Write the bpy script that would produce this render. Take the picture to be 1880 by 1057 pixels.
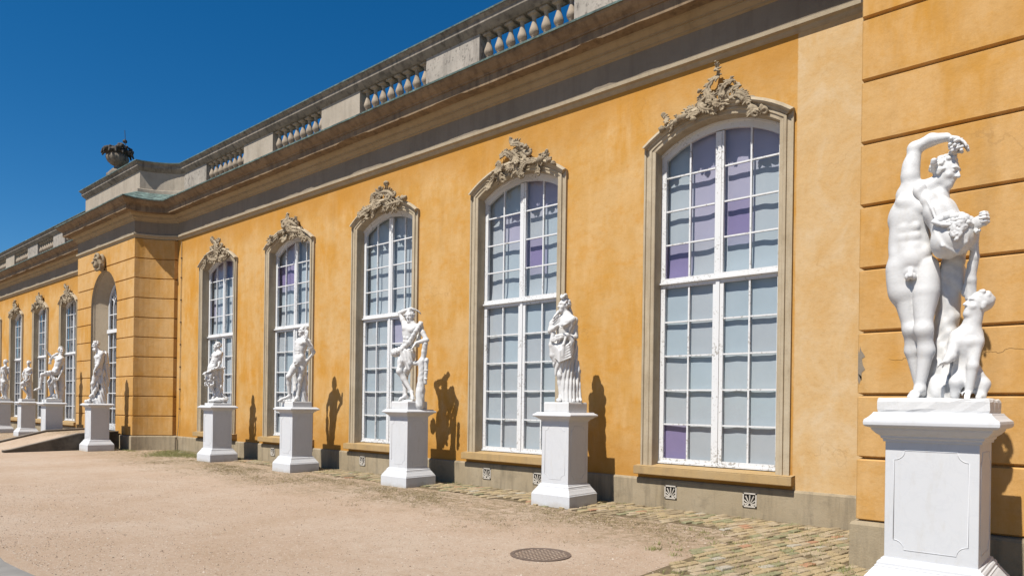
import bpy, math, random
import numpy as np
from mathutils import Vector, Matrix
random.seed(7); rng = np.random.default_rng(7)
for o in list(bpy.data.objects): bpy.data.objects.remove(o)
scene = bpy.context.scene
COL = scene.collection
R = math.radians

# ------------------------------------------------------------------ camera
cam_d = bpy.data.cameras.new('camera'); cam = bpy.data.objects.new('camera', cam_d); COL.objects.link(cam)
cam_d.sensor_width = 36.0; cam_d.lens = 1268.5/1880*36; cam_d.shift_y = 216.9/1880
cam_d.clip_start = 0.1; cam_d.clip_end = 3000
cam.matrix_world = Matrix.Translation((0, -10.933, 1.75)) @ Matrix.Rotation(R(40.97), 4, 'Z') @ Matrix.Rotation(R(90), 4, 'X') @ Matrix.Rotation(R(0.78), 4, 'Z')
scene.camera = cam

# ------------------------------------------------------------------ sky, sun, exposure
SUN = Vector((0.05, 1.0, -1.5)).normalized()        # direction the light travels
elev = math.asin(-SUN.z)
w = bpy.data.worlds.new('World'); scene.world = w; w.use_nodes = True
nt = w.node_tree; nt.nodes.clear()
sky = nt.nodes.new('ShaderNodeTexSky'); sky.sky_type = 'NISHITA'; sky.sun_disc = False
sky.sun_elevation = elev; sky.sun_rotation = math.atan2(-SUN.x, -SUN.y)
sky.altitude = 900; sky.air_density = 1.0; sky.dust_density = 0.0; sky.ozone_density = 6.0
bg = nt.nodes.new('ShaderNodeBackground'); bg.inputs['Strength'].default_value = 0.062
ow = nt.nodes.new('ShaderNodeOutputWorld')
hs = nt.nodes.new('ShaderNodeHueSaturation'); hs.inputs['Saturation'].default_value = 1.30; hs.inputs['Hue'].default_value = 0.497
nt.links.new(sky.outputs[0], hs.inputs['Color']); nt.links.new(hs.outputs[0], bg.inputs['Color']); nt.links.new(bg.outputs[0], ow.inputs[0])
sl = bpy.data.lights.new('sun', 'SUN'); sl.energy = 4.6; sl.angle = R(0.53); sl.color = (1.0, 0.95, 0.87)
so = bpy.data.objects.new('sun', sl); COL.objects.link(so); so.location = (-5, -30, 40)
so.rotation_euler = SUN.to_track_quat('-Z', 'Y').to_euler()
scene.view_settings.view_transform = 'Standard'; scene.view_settings.look = 'None'
scene.view_settings.exposure = 0.7; scene.view_settings.gamma = 1.0
scene.render.engine = 'CYCLES'

# ------------------------------------------------------------------ materials
ALB = 0.61    # common scale bringing the tints below to measured reflectances
def N(nt, t, **kw):
    n = nt.nodes.new(t)
    for k, v in kw.items():
        if k in n.inputs: n.inputs[k].default_value = v
        else: setattr(n, k, v)
    return n
def ramp(nt, fac, stops, interp='LINEAR'):
    n = nt.nodes.new('ShaderNodeValToRGB'); cr = n.color_ramp; cr.interpolation = interp
    while len(cr.elements) < len(stops): cr.elements.new(0.5)
    for e, (p, c) in zip(cr.elements, stops):
        e.position = p; e.color = (c[0]*ALB, c[1]*ALB, c[2]*ALB, 1)
    nt.links.new(fac, n.inputs[0]); return n.outputs[0]
def mixc(nt, fac, a, b, mode='MIX'):
    n = nt.nodes.new('ShaderNodeMix'); n.data_type = 'RGBA'; n.blend_type = mode
    for s, v in ((0, fac), (6, a), (7, b)):
        if hasattr(v, 'links'): nt.links.new(v, n.inputs[s])
        elif s == 0: n.inputs[0].default_value = v
        else: n.inputs[s].default_value = (v[0]*ALB, v[1]*ALB, v[2]*ALB, 1)
    return n.outputs[2]
def base_mat(name, rough=0.85, spec=0.3):
    m = bpy.data.materials.new(name); m.use_nodes = True; nt = m.node_tree
    b = nt.nodes['Principled BSDF']; b.inputs['Roughness'].default_value = rough
    b.inputs['Specular IOR Level'].default_value = spec
    return m, nt, b
def pos(nt, scale=(1, 1, 1), rot=(0, 0, 0), off=(0, 0, 0)):
    g = nt.nodes.new('ShaderNodeNewGeometry'); mp = nt.nodes.new('ShaderNodeMapping')
    mp.inputs['Scale'].default_value = scale; mp.inputs['Rotation'].default_value = rot; mp.inputs['Location'].default_value = off
    nt.links.new(g.outputs['Position'], mp.inputs[0]); return mp.outputs[0]
def noise(nt, vec, scale, detail=4, rough=0.55, dist=0.0):
    n = nt.nodes.new('ShaderNodeTexNoise'); n.inputs['Scale'].default_value = scale; n.inputs['Detail'].default_value = detail
    n.inputs['Roughness'].default_value = rough; n.inputs['Distortion'].default_value = dist
    nt.links.new(vec, n.inputs['Vector']); return n.outputs[0]
def bump(nt, b, h, strength=0.3, dist=0.01):
    n = nt.nodes.new('ShaderNodeBump'); n.inputs['Strength'].default_value = strength; n.inputs['Distance'].default_value = dist
    nt.links.new(h, n.inputs['Height']); nt.links.new(n.outputs[0], b.inputs['Normal'])
def maprange(nt, v, a, b, c=0, d=1):
    n = nt.nodes.new('ShaderNodeMapRange'); n.inputs[1].default_value = a; n.inputs[2].default_value = b
    n.inputs[3].default_value = c; n.inputs[4].default_value = d; nt.links.new(v, n.inputs[0]); return n.outputs[0]
def mathn(nt, op, a, b=0.0):
    n = nt.nodes.new('ShaderNodeMath'); n.operation = op
    for i, v in enumerate((a, b)):
        if hasattr(v, 'links'): nt.links.new(v, n.inputs[i])
        else: n.inputs[i].default_value = v
    return n.outputs[0]
def axis(nt, i):
    g = nt.nodes.new('ShaderNodeNewGeometry'); s = nt.nodes.new('ShaderNodeSeparateXYZ'); nt.links.new(g.outputs['Position'], s.inputs[0]); return s.outputs[i]

def stucco(name, a, b, c, patch=False):
    m, nt, bs = base_mat(name, 0.9, 0.15)
    v = pos(nt); vs = pos(nt, (1.6, 1.6, 0.45))
    col = ramp(nt, noise(nt, v, 0.55, 6, 0.6, 0.4), [(0.34, c), (0.48, a), (0.62, b)])
    col = mixc(nt, maprange(nt, noise(nt, vs, 1.7, 6, 0.65), 0.45, 0.68, 0, 0.75), col, tuple(min(1, q*1.06+0.03) for q in b))
    col = mixc(nt, maprange(nt, noise(nt, pos(nt, (1, 1, 1.4), off=(3, 1, 7)), 2.6, 8, 0.7), 0.5, 0.68, 0, 0.6), col, c)
    col = mixc(nt, maprange(nt, noise(nt, pos(nt, (2.2, 2.2, 0.25), off=(9, 0, 2)), 1.4, 5, 0.6), 0.55, 0.8, 0, 0.3), col, (0.36, 0.22, 0.09))
    if patch:   # newer, paler plaster next to the projecting bay, ending on a straight vertical seam
        z = axis(nt, 2)
        # damp darker ochre low on the wall (stain with its own uneven upper edge)
        low = mathn(nt, 'ADD', z, mathn(nt, 'MULTIPLY', noise(nt, v, 1.2, 5), 1.6))
        col = mixc(nt, maprange(nt, low, 2.2, 1.5, 0, 0.8), col, (0.60, 0.29, 0.055))
        hi = mathn(nt, 'ADD', z, mathn(nt, 'MULTIPLY', noise(nt, v, 0.9, 5), 1.5))
        col = mixc(nt, maprange(nt, hi, 7.5, 8.2, 0, 0.8), col, (0.60, 0.29, 0.055))
        x = mathn(nt, 'ADD', axis(nt, 0), mathn(nt, 'MULTIPLY', noise(nt, v, 8, 3), 0.03))
        pale = ramp(nt, noise(nt, pos(nt, (1, 1, 0.7)), 1.7, 8, 0.68, 0.6), [(0.30, (0.72, 0.44, 0.17)), (0.5, (0.77, 0.53, 0.27)), (0.70, (0.81, 0.62, 0.39))])
        col = mixc(nt, mathn(nt, 'MULTIPLY', maprange(nt, x, -3.72, -3.70), 0.95), col, pale)
    col = mixc(nt, maprange(nt, noise(nt, pos(nt, (1, 1, 1.3), off=(1, 5, 2)), 11, 9, 0.8), 0.5, 0.7, 0, 0.32), col, tuple(q*.72 for q in c))
    vo = nt.nodes.new('ShaderNodeTexVoronoi'); vo.feature = 'DISTANCE_TO_EDGE'; vo.inputs['Scale'].default_value = 0.42
    wv = nt.nodes.new('ShaderNodeVectorMath'); wv.operation = 'ADD'; nz = nt.nodes.new('ShaderNodeTexNoise'); nz.inputs['Scale'].default_value = 2.2; nz.inputs['Detail'].default_value = 8
    nt.links.new(v, nz.inputs['Vector']); nt.links.new(v, wv.inputs[0]); nt.links.new(nz.outputs[1], wv.inputs[1]); nt.links.new(wv.outputs[0], vo.inputs['Vector'])
    crk = mathn(nt, 'MULTIPLY', maprange(nt, vo.outputs[0], 0.005, 0.001), maprange(nt, noise(nt, pos(nt, off=(2, 8, 3)), 0.7, 3), 0.56, 0.63, 0, 0.22))
    col = mixc(nt, crk, col, (0.30, 0.17, 0.07))
    nt.links.new(col, bs.inputs['Base Color'])
    h = mathn(nt, 'ADD', mathn(nt, 'MULTIPLY', noise(nt, v, 30, 5, 0.6), 0.45), mathn(nt, 'MULTIPLY', noise(nt, v, 2.4, 3), 2.2))
    bump(nt, bs, h, 0.30, 0.02)
    return m
def stone(name, a, b, dark, scale=1.2, dirt=0.4, rough=0.9, bstr=0.35, streak=True, spots=0.0):
    m, nt, bs = base_mat(name, rough, 0.2)
    v = pos(nt)
    col = ramp(nt, noise(nt, v, scale, 6, 0.65, 0.3), [(0.3, a), (0.7, b)])
    if streak:
        col = mixc(nt, maprange(nt, noise(nt, pos(nt, (5, 5, 0.6)), 1.3, 6, 0.65), 0.48, 0.75, 0, dirt), col, dark)
    col = mixc(nt, maprange(nt, noise(nt, pos(nt, off=(4, 4, 1)), scale*4, 8, 0.75), 0.52, 0.8, 0, dirt), col, dark)
    if spots:
        col = mixc(nt, maprange(nt, noise(nt, pos(nt, (1, 1, 0.55)), 17, 4, 0.6), 0.57, 0.64, 0, spots), col, dark)
    nt.links.new(col, bs.inputs['Base Color'])
    bump(nt, bs, mathn(nt, 'ADD', noise(nt, v, 45, 5, 0.7), noise(nt, v, 9, 4)), bstr, 0.012)
    return m

M = {}
M['stucco'] = stucco('ochre_stucco', (0.705, 0.39, 0.108), (0.745, 0.465, 0.188), (0.70, 0.335, 0.05), True)
M['stucco_band'] = stucco('ochre_banded_stucco', (0.70, 0.395, 0.13), (0.74, 0.455, 0.185), (0.68, 0.34, 0.065))
M['surround'] = stone('sandstone_surround', (0.53, 0.43, 0.29), (0.66, 0.56, 0.41), (0.27, 0.195, 0.12), 1.4, 0.45)
M['string'] = stone('sandstone_string', (0.50, 0.41, 0.28), (0.58, 0.49, 0.35), (0.30, 0.22, 0.14), 1.4, 0.35)
M['frieze'] = stone('grey_frieze', (0.29, 0.24, 0.18), (0.36, 0.30, 0.23), (0.20, 0.16, 0.12), 0.7, 0.4)
M['bed'] = stone('sandstone_bed_moulding', (0.46, 0.34, 0.19), (0.52, 0.40, 0.25), (0.25, 0.17, 0.10), 0.8, 0.4)
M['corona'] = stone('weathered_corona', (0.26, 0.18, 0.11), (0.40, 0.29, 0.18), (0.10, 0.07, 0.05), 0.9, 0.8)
M['parapet'] = stone('parapet_stone', (0.40, 0.365, 0.315), (0.58, 0.52, 0.45), (0.17, 0.15, 0.13), 1.6, 0.6, spots=0.8)
M['parapet_plain'] = stone('parapet_smooth_stone', (0.46, 0.395, 0.31), (0.56, 0.49, 0.40), (0.28, 0.235, 0.185), 1.1, 0.5)
M['rail'] = stone('rail_stone', (0.24, 0.21, 0.17), (0.42, 0.365, 0.30), (0.06, 0.055, 0.048), 1.0, 0.9)
M['baluster'] = stone('baluster_stone', (0.44, 0.36, 0.27), (0.52, 0.43, 0.33), (0.20, 0.17, 0.14), 2.0, 0.55)
M['plinth'] = stone('grey_plinth_render', (0.41, 0.325, 0.205), (0.52, 0.43, 0.30), (0.17, 0.14, 0.10), 0.7, 0.65)
M['sill'] = stone('ochre_sill', (0.58, 0.38, 0.16), (0.56, 0.40, 0.21), (0.28, 0.21, 0.14), 1.5, 0.45)
M['ornament'] = stone('carved_sandstone', (0.37, 0.29, 0.19), (0.53, 0.44, 0.31), (0.17, 0.12, 0.08), 3.0, 0.6)
M['urn'] = stone('dark_weathered_stone', (0.24, 0.20, 0.16), (0.34, 0.29, 0.23), (0.07, 0.06, 0.05), 2.0, 0.8)
M['urn_dark'] = stone('blackened_stone', (0.07, 0.062, 0.052), (0.14, 0.12, 0.10), (0.03, 0.028, 0.025), 3.0, 0.6)
M['reveal'] = stone('niche_plaster', (0.50, 0.40, 0.28), (0.58, 0.48, 0.35), (0.32, 0.24, 0.16), 0.8, 0.3)
def copper():
    m, nt, b = base_mat('copper_patina', 0.6, 0.3); v = pos(nt)
    col = ramp(nt, noise(nt, v, 5, 6, 0.7), [(0.38, (0.085, 0.115, 0.105)), (0.56, (0.17, 0.25, 0.225)), (0.72, (0.36, 0.46, 0.42))])
    nt.links.new(col, b.inputs['Base Color']); return m
M['copper'] = copper()
def marble(name, base=(0.80, 0.795, 0.78), vein=(0.62, 0.63, 0.65), amt=0.5, bstr=0.12):
    m, nt, b = base_mat(name, 0.55, 0.35); v = pos(nt)
    n1 = noise(nt, pos(nt, (1, 1, 1), (0.3, 0.5, 0.2)), 3.5, 8, 0.6, 1.6)
    d = mathn(nt, 'ABSOLUTE', mathn(nt, 'SUBTRACT', n1, 0.5))
    col = mixc(nt, mathn(nt, 'MULTIPLY', maprange(nt, d, 0.035, 0.0), amt*0.7), base, vein)
    col = mixc(nt, maprange(nt, noise(nt, v, 1.8, 6, 0.6), 0.45, 0.75, 0, amt*0.6), col, vein)
    col = mixc(nt, maprange(nt, noise(nt, pos(nt, (3, 3, 0.8)), 4, 8, 0.7), 0.54, 0.74, 0, amt*0.9), col, (0.66, 0.61, 0.52))
    low = mathn(nt, 'ADD', axis(nt, 2), mathn(nt, 'MULTIPLY', noise(nt, v, 5, 6, 0.7), 0.22))
    col = mixc(nt, maprange(nt, low, 0.20, 0.09, 0, 0.6), col, (0.50, 0.42, 0.31))
    nt.links.new(col, b.inputs['Base Color'])
    bump(nt, b, noise(nt, v, 38, 6, 0.65), bstr, 0.01); return m
M['marble'] = marble('white_marble', (0.86, 0.855, 0.845), (0.70, 0.69, 0.67), 0.42, 0.25)
M['pedestal'] = marble('pedestal_marble', (0.815, 0.825, 0.845), (0.70, 0.715, 0.75), 0.4, 0.05)
def peel():
    m, nt, b = base_mat('peeling_white_paint', 0.6, 0.3); v = pos(nt)
    z = axis(nt, 2)
    n1 = noise(nt, pos(nt, (1, 1, 1.0)), 26, 6, 0.75)
    wear = mathn(nt, 'ADD', n1, mathn(nt, 'MULTIPLY', noise(nt, v, 2.2, 3), 0.35))
    # worn through most where water runs, low on the sashes
    thr = mathn(nt, 'ADD', wear, maprange(nt, z, 1.6, 0.7, 0.0, 0.06))
    col = mixc(nt, maprange(nt, thr, 0.765, 0.80, 0, 0.85), (0.93, 0.94, 0.95), (0.40, 0.37, 0.32))
    nt.links.new(col, b.inputs['Base Color']); bump(nt, b, wear, 0.25, 0.006); return m
M['paint'] = peel()
def glass(name, tint):
    m = bpy.data.materials.new(name); m.use_nodes = True; nt = m.node_tree; nt.nodes.clear()
    out = N(nt, 'ShaderNodeOutputMaterial'); t = N(nt, 'ShaderNodeBsdfTransparent'); t.inputs[0].default_value = (*tint, 1)
    g = N(nt, 'ShaderNodeBsdfGlossy'); g.inputs['Roughness'].default_value = 0.03
    lw = N(nt, 'ShaderNodeLayerWeight'); lw.inputs['Blend'].default_value = 0.5
    bp = N(nt, 'ShaderNodeBump'); bp.inputs['Strength'].default_value = 0.12; bp.inputs['Distance'].default_value = 0.02
    nt.links.new(noise(nt, pos(nt), 5, 2), bp.inputs['Height']); nt.links.new(bp.outputs[0], g.inputs['Normal']); fac = mathn(nt, 'ADD', mathn(nt, 'MULTIPLY', mathn(nt, 'POWER', lw.outputs['Facing'], 5.0), 0.92), 0.05)
    mx = N(nt, 'ShaderNodeMixShader'); nt.links.new(fac, mx.inputs[0]); nt.links.new(t.outputs[0], mx.inputs[1]); nt.links.new(g.outputs[0], mx.inputs[2])
    nt.links.new(mx.outputs[0], out.inputs[0]); return m
GL = [glass('pale_old_glass', (0.815, 0.855, 0.88)), glass('greyish_old_glass', (0.81, 0.835, 0.855)), glass('bluish_old_glass', (0.79, 0.85, 0.885)),
      glass('lilac_old_glass', (0.79, 0.77, 0.865)), glass('violet_old_glass', (0.61, 0.555, 0.735))]
def simple(name, c1, c2, scale, rough=0.9, bstr=0.2, spec=0.2, met=0.0):
    m, nt, b = base_mat(name, rough, spec); v = pos(nt)
    nt.links.new(ramp(nt, noise(nt, v, scale, 6, 0.65), [(0.3, c1), (0.7, c2)]), b.inputs['Base Color'])
    b.inputs['Metallic'].default_value = met; bump(nt, b, noise(nt, v, scale*6, 5), bstr, 0.01); return m
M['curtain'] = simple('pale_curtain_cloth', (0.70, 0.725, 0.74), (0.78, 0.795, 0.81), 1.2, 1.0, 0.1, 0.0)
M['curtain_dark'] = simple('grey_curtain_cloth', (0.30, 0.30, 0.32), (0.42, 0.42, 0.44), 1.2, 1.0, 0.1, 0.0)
M['vent'] = simple('cream_iron', (0.62, 0.56, 0.48), (0.75, 0.70, 0.62), 20, 0.7)
M['black'] = simple('dark_void', (0.015, 0.014, 0.012), (0.025, 0.022, 0.02), 5)
M['iron'] = simple('rusty_cast_iron', (0.13, 0.095, 0.075), (0.24, 0.17, 0.13), 14, 0.75, 0.5, 0.4)
M['metal'] = simple('galvanised_wire', (0.30, 0.24, 0.17), (0.42, 0.33, 0.22), 9, 0.6)
M['rod'] = simple('dark_rod', (0.05, 0.05, 0.05), (0.09, 0.08, 0.08), 9, 0.6)
M['asphalt'] = simple('grey_path', (0.26, 0.25, 0.235), (0.36, 0.345, 0.32), 3, 0.95, 0.3)
M['ramp'] = simple('dark_ramp_concrete', (0.11, 0.095, 0.075), (0.26, 0.22, 0.17), 2.5, 0.95, 0.4)
M['ramp_edge'] = simple('ramp_curb_stone', (0.24, 0.20, 0.16), (0.38, 0.33, 0.27), 3, 0.95, 0.4)
def gravel():
    m, nt, b = base_mat('gravel', 0.97, 0.1); v = pos(nt)
    col = ramp(nt, noise(nt, v, 0.5, 7, 0.65, 0.5), [(0.3, (0.566, 0.411, 0.286)), (0.5, (0.626, 0.472, 0.349)), (0.7, (0.673, 0.532, 0.411))])
    col = mixc(nt, maprange(nt, noise(nt, pos(nt, off=(15, 2, 0)), 3.2, 10, 0.8), 0.5, 0.64, 0, 0.5), col, (0.492, 0.345, 0.228))
    col = mixc(nt, maprange(nt, noise(nt, pos(nt, off=(7, 9, 0)), 12, 8, 0.85), 0.54, 0.64, 0, 0.55), col, (0.748, 0.614, 0.492))
    col = mixc(nt, maprange(nt, noise(nt, v, 17, 7, 0.88), 0.555, 0.62, 0, 0.75), col, (0.320, 0.219, 0.149))
    col = mixc(nt, maprange(nt, noise(nt, pos(nt, off=(5, 2, 0)), 20, 6, 0.88), 0.565, 0.63, 0, 0.8), col, (0.787, 0.801, 0.684))
    # trampled earth and dead grass nearer the pedestals
    y = mathn(nt, 'ADD', axis(nt, 1), mathn(nt, 'MULTIPLY', noise(nt, v, 0.8, 6), 3.4))
    earth = mathn(nt, 'MULTIPLY', maprange(nt, y, -2.0, -0.4), maprange(nt, noise(nt, v, 6, 9, 0.88), 0.45, 0.55))
    col = mixc(nt, mathn(nt, 'MULTIPLY', earth, 0.9), col, (0.286, 0.219, 0.117))
    nt.links.new(col, b.inputs['Base Color'])
    bump(nt, b, mathn(nt, 'ADD', mathn(nt, 'MULTIPLY', noise(nt, v, 45, 6, 0.85), 1.4), mathn(nt, 'MULTIPLY', noise(nt, v, 4, 6, 0.7), 1.3)), 0.75, 0.02); return m
M['gravel'] = gravel()
def brickm(i, a, b):
    return simple('brick_%d' % i, a, b, 13, 0.95, 0.8)
BR = [brickm(0, (0.40, 0.30, 0.165), (0.58, 0.46, 0.28)), brickm(1, (0.30, 0.235, 0.145), (0.46, 0.36, 0.23)), brickm(2, (0.44, 0.35, 0.22), (0.58, 0.47, 0.33)),
      brickm(3, (0.44, 0.23, 0.13), (0.56, 0.34, 0.21)), brickm(4, (0.26, 0.25, 0.14), (0.40, 0.37, 0.22)), brickm(5, (0.44, 0.40, 0.32), (0.58, 0.52, 0.42))]
M['soil'] = simple('joint_soil', (0.15, 0.11, 0.065), (0.25, 0.19, 0.11), 9, 1.0, 0.6)
M['grass'] = simple('dry_green_grass', (0.24, 0.26, 0.08), (0.46, 0.43, 0.19), 5, 0.9)
M['straw'] = simple('dead_grass', (0.27, 0.21, 0.10), (0.42, 0.34, 0.19), 3, 0.9)
M['pebble_dark'] = simple('dark_pebbles', (0.16, 0.11, 0.08), (0.30, 0.22, 0.16), 11, 0.9)
M['pebble'] = simple('pebbles', (0.55, 0.42, 0.31), (0.86, 0.74, 0.62), 11, 0.9)

# ------------------------------------------------------------------ helpers
def mesh(name, verts, faces, smooth=False):
    me = bpy.data.meshes.new(name); me.from_pydata([tuple(v) for v in verts], [], faces)
    if smooth: me.polygons.foreach_set('use_smooth', [True]*len(me.polygons))
    me.update(); return me
def obj(name, me, mat=None, parent=None, loc=(0, 0, 0), rz=0.0):
    o = bpy.data.objects.new(name, me); COL.objects.link(o)
    if me is not None and mat is not None and len(me.materials) == 0: me.materials.append(mat)
    o.location = loc; o.rotation_euler = (0, 0, rz)
    if parent is not None: o.parent = parent
    return o
def tag(o, label=None, cat=None, group=None, kind=None):
    if label: o['label'] = label
    if cat: o['category'] = cat
    if group: o['group'] = group
    if kind: o['kind'] = kind
    return o
class MB:
    def __init__(s): s.v = []; s.f = []
    def add(s, v, f):
        n = len(s.v); s.v += [tuple(p) for p in v]; s.f += [tuple(i+n for i in q) for q in f]
    def box(s, x0, x1, y0, y1, z0, z1):
        s.add([(x0, y0, z0), (x1, y0, z0), (x1, y1, z0), (x0, y1, z0), (x0, y0, z1), (x1, y0, z1), (x1, y1, z1), (x0, y1, z1)],
              [(0, 3, 2, 1), (4, 5, 6, 7), (0, 1, 5, 4), (1, 2, 6, 5), (2, 3, 7, 6), (3, 0, 4, 7)])
    def tube(s, pts, r, n=6):
        pts = [Vector(p) for p in pts]; rings = []
        for i, p in enumerate(pts):
            d = (pts[min(i+1, len(pts)-1)] - pts[max(i-1, 0)]).normalized()
            a = d.orthogonal().normalized() if i == 0 else (ref - d*ref.dot(d)).normalized()
            ref = a; b = d.cross(a); rr = r[i] if isinstance(r, (list, tuple)) else r
            rings.append([p + (a*math.cos(t)+b*math.sin(t))*rr for t in [2*math.pi*k/n for k in range(n)]])
        f = [(i*n+k, i*n+(k+1) % n, (i+1)*n+(k+1) % n, (i+1)*n+k) for i in range(len(pts)-1) for k in range(n)]
        f += [tuple(range(n))[::-1], tuple((len(pts)-1)*n+k for k in range(n))]
        s.add([v for ring in rings for v in ring], f)
    def grid(s, rows):       # rows of equal length
        n = len(rows[0]); v = [p for r in rows for p in r]
        s.add(v, [(i*n+k, i*n+k+1, (i+1)*n+k+1, (i+1)*n+k) for i in range(len(rows)-1) for k in range(n-1)])
    def lathe(s, prof, n=16, c=(0, 0, 0), wob=None):
        rows = []
        for r, z in prof:
            rows.append([(c[0]+r*(1+(wob(t, z) if wob else 0))*math.cos(t), c[1]+r*(1+(wob(t, z) if wob else 0))*math.sin(t), c[2]+z) for t in [2*math.pi*k/n for k in range(n+1)]])
        s.grid(rows)
    def sq(s, prof, cx=0, cy=0):   # square-plan stack: (half x, half y, z)
        rows = [[(cx-a, cy-b, z), (cx+a, cy-b, z), (cx+a, cy+b, z), (cx-a, cy+b, z)] for a, b, z in prof]
        v = [p for r in rows for p in r]
        f = [(i*4+k, i*4+(k+1) % 4, (i+1)*4+(k+1) % 4, (i+1)*4+k) for i in range(len(rows)-1) for k in range(4)]
        f += [(3, 2, 1, 0), tuple(len(v)-4+k for k in range(4))]
        s.add(v, f)
    def mesh(s, name, smooth=False): return mesh(name, s.v, s.f, smooth)
def bevel(o, wdt=0.006, seg=2):
    m = o.modifiers.new('bevel', 'BEVEL'); m.width = wdt; m.segments = seg; m.limit_method = 'ANGLE'; m.angle_limit = R(35); return o

# signed-distance sculpting: smooth unions of tapered limbs and ellipsoids, meshed with surface nets
def nrm(v): v = np.asarray(v, float); return v/np.linalg.norm(v)
def frame(front, up):
    u = nrm(up); f = np.asarray(front, float); f = nrm(f-u*(f@u)); r = np.cross(f, u); return r, f, u
def C(a, b, ra, rb, k=0.02): return ('c', np.asarray(a, float), np.asarray(b, float), ra, rb, k)
def E(c, rad, rot=None, k=0.02, neg=False): return ('e', np.asarray(c, float), np.asarray(rad, float), None if rot is None else np.array(rot, float), k, neg)
def chain(pts, r, k=0.015):
    n = len(pts); rs = np.linspace(r[0], r[1], n) if isinstance(r, (tuple, list)) and len(r) == 2 else (r if isinstance(r, (tuple, list)) else [r]*n)
    return [C(pts[i], pts[i+1], rs[i], rs[i+1], k) for i in range(n-1)]
def sculpt(name, prims, h, disp=None):
    lo = np.full(3, 1e9); hi = -lo
    bbs = []
    for p in prims:
        if p[0] == 'c': r = max(p[3], p[4]); a = np.minimum(p[1], p[2])-r; b = np.maximum(p[1], p[2])+r
        else: r = max(p[2]); a = p[1]-r; b = p[1]+r
        bbs.append((a, b))
        if not (p[0] == 'e' and p[5]): lo = np.minimum(lo, a); hi = np.maximum(hi, b)
    lo -= 4*h+0.02; hi += 4*h+0.02
    n = np.ceil((hi-lo)/h).astype(int)+1
    D = np.full(n, 0.25, np.float32)
    ax = [(lo[i]+h*np.arange(n[i])).astype(np.float32) for i in range(3)]
    for p, (a, b) in zip(prims, bbs):
        k = p[5] if p[0] == 'c' else p[4]
        m = k+3*h+0.01
        i0 = np.maximum(np.floor((a-m-lo)/h).astype(int), 0); i1 = np.minimum(np.ceil((b+m-lo)/h).astype(int)+1, n)
        X = ax[0][i0[0]:i1[0], None, None]; Y = ax[1][None, i0[1]:i1[1], None]; Z = ax[2][None, None, i0[2]:i1[2]]
        if p[0] == 'c':
            A, B = p[1], p[2]; ab = B-A; L = max(float(ab@ab), 1e-9)
            t = np.clip(((X-A[0])*ab[0]+(Y-A[1])*ab[1]+(Z-A[2])*ab[2])/L, 0, 1)
            d = np.sqrt((X-A[0]-t*ab[0])**2+(Y-A[1]-t*ab[1])**2+(Z-A[2]-t*ab[2])**2)-(p[3]+(p[4]-p[3])*t)
            neg = False
        else:
            c, rad, rot = p[1], p[2], p[3]; neg = p[5]
            dx, dy, dz = X-c[0], Y-c[1], Z-c[2]
            if rot is None: q = [dx/rad[0], dy/rad[1], dz/rad[2]]
            else: q = [(dx*rot[i][0]+dy*rot[i][1]+dz*rot[i][2])/rad[i] for i in range(3)]
            k0 = np.sqrt(q[0]**2+q[1]**2+q[2]**2)+1e-6; k1 = np.sqrt((q[0]/rad[0])**2+(q[1]/rad[1])**2+(q[2]/rad[2])**2)+1e-6
            d = k0*(k0-1)/k1
        S = D[i0[0]:i1[0], i0[1]:i1[1], i0[2]:i1[2]]
        if neg:
            hh = np.clip(0.5-0.5*(S+d)/k, 0, 1); D[i0[0]:i1[0], i0[1]:i1[1], i0[2]:i1[2]] = S*(1-hh)+(-d)*hh+k*hh*(1-hh)
        else:
            hh = np.clip(0.5+0.5*(S-d)/k, 0, 1); D[i0[0]:i1[0], i0[1]:i1[1], i0[2]:i1[2]] = S*(1-hh)+d*hh-k*hh*(1-hh)
    if disp is not None:
        D += disp(ax[0][:, None, None], ax[1][None, :, None], ax[2][None, None, :])
    s = D < 0
    cs = [s[i:n[0]-1+i, j:n[1]-1+j, k:n[2]-1+k] for i in (0, 1) for j in (0, 1) for k in (0, 1)]
    cnt = sum(c.astype(np.uint8) for c in cs)
    act = np.argwhere((cnt > 0) & (cnt < 8))
    idx = np.full(tuple(n-1), -1, np.int32); idx[act[:, 0], act[:, 1], act[:, 2]] = np.arange(len(act))
    cor = [(i, j, k) for i in (0, 1) for j in (0, 1) for k in (0, 1)]
    dv = [D[act[:, 0]+c[0], act[:, 1]+c[1], act[:, 2]+c[2]] for c in cor]
    acc = np.zeros((len(act), 3)); num = np.zeros(len(act))
    for a in range(8):
        for b in range(a+1, 8):
            if sum(abs(cor[a][q]-cor[b][q]) for q in range(3)) != 1: continue
            mk = (dv[a] < 0) != (dv[b] < 0); den = dv[a]-dv[b]; den = np.where(np.abs(den) < 1e-9, 1e-9, den)
            t = np.clip(dv[a]/den, 0, 1)
            pa = np.array(cor[a], float); pb = np.array(cor[b], float)
            acc += np.where(mk[:, None], pa+(pb-pa)*t[:, None], 0); num += mk
    V = lo+h*(act+acc/np.maximum(num, 1)[:, None])
    Fs = []
    for axn in range(3):
        o1, o2 = [(1, 2), (2, 0), (0, 1)][axn]
        sl0 = [slice(0, n[q]) for q in range(3)]; sl1 = list(sl0); sl0[axn] = slice(0, n[axn]-1); sl1[axn] = slice(1, n[axn])
        ch = np.argwhere(s[tuple(sl0)] != s[tuple(sl1)])
        ch = ch[(ch[:, o1] > 0) & (ch[:, o2] > 0) & (ch[:, o1] < n[o1]-1) & (ch[:, o2] < n[o2]-1)]
        if len(ch) == 0: continue
        e1 = np.zeros(3, int); e1[o1] = 1; e2 = np.zeros(3, int); e2[o2] = 1
        g = lambda q: idx[q[:, 0], q[:, 1], q[:, 2]]
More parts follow.
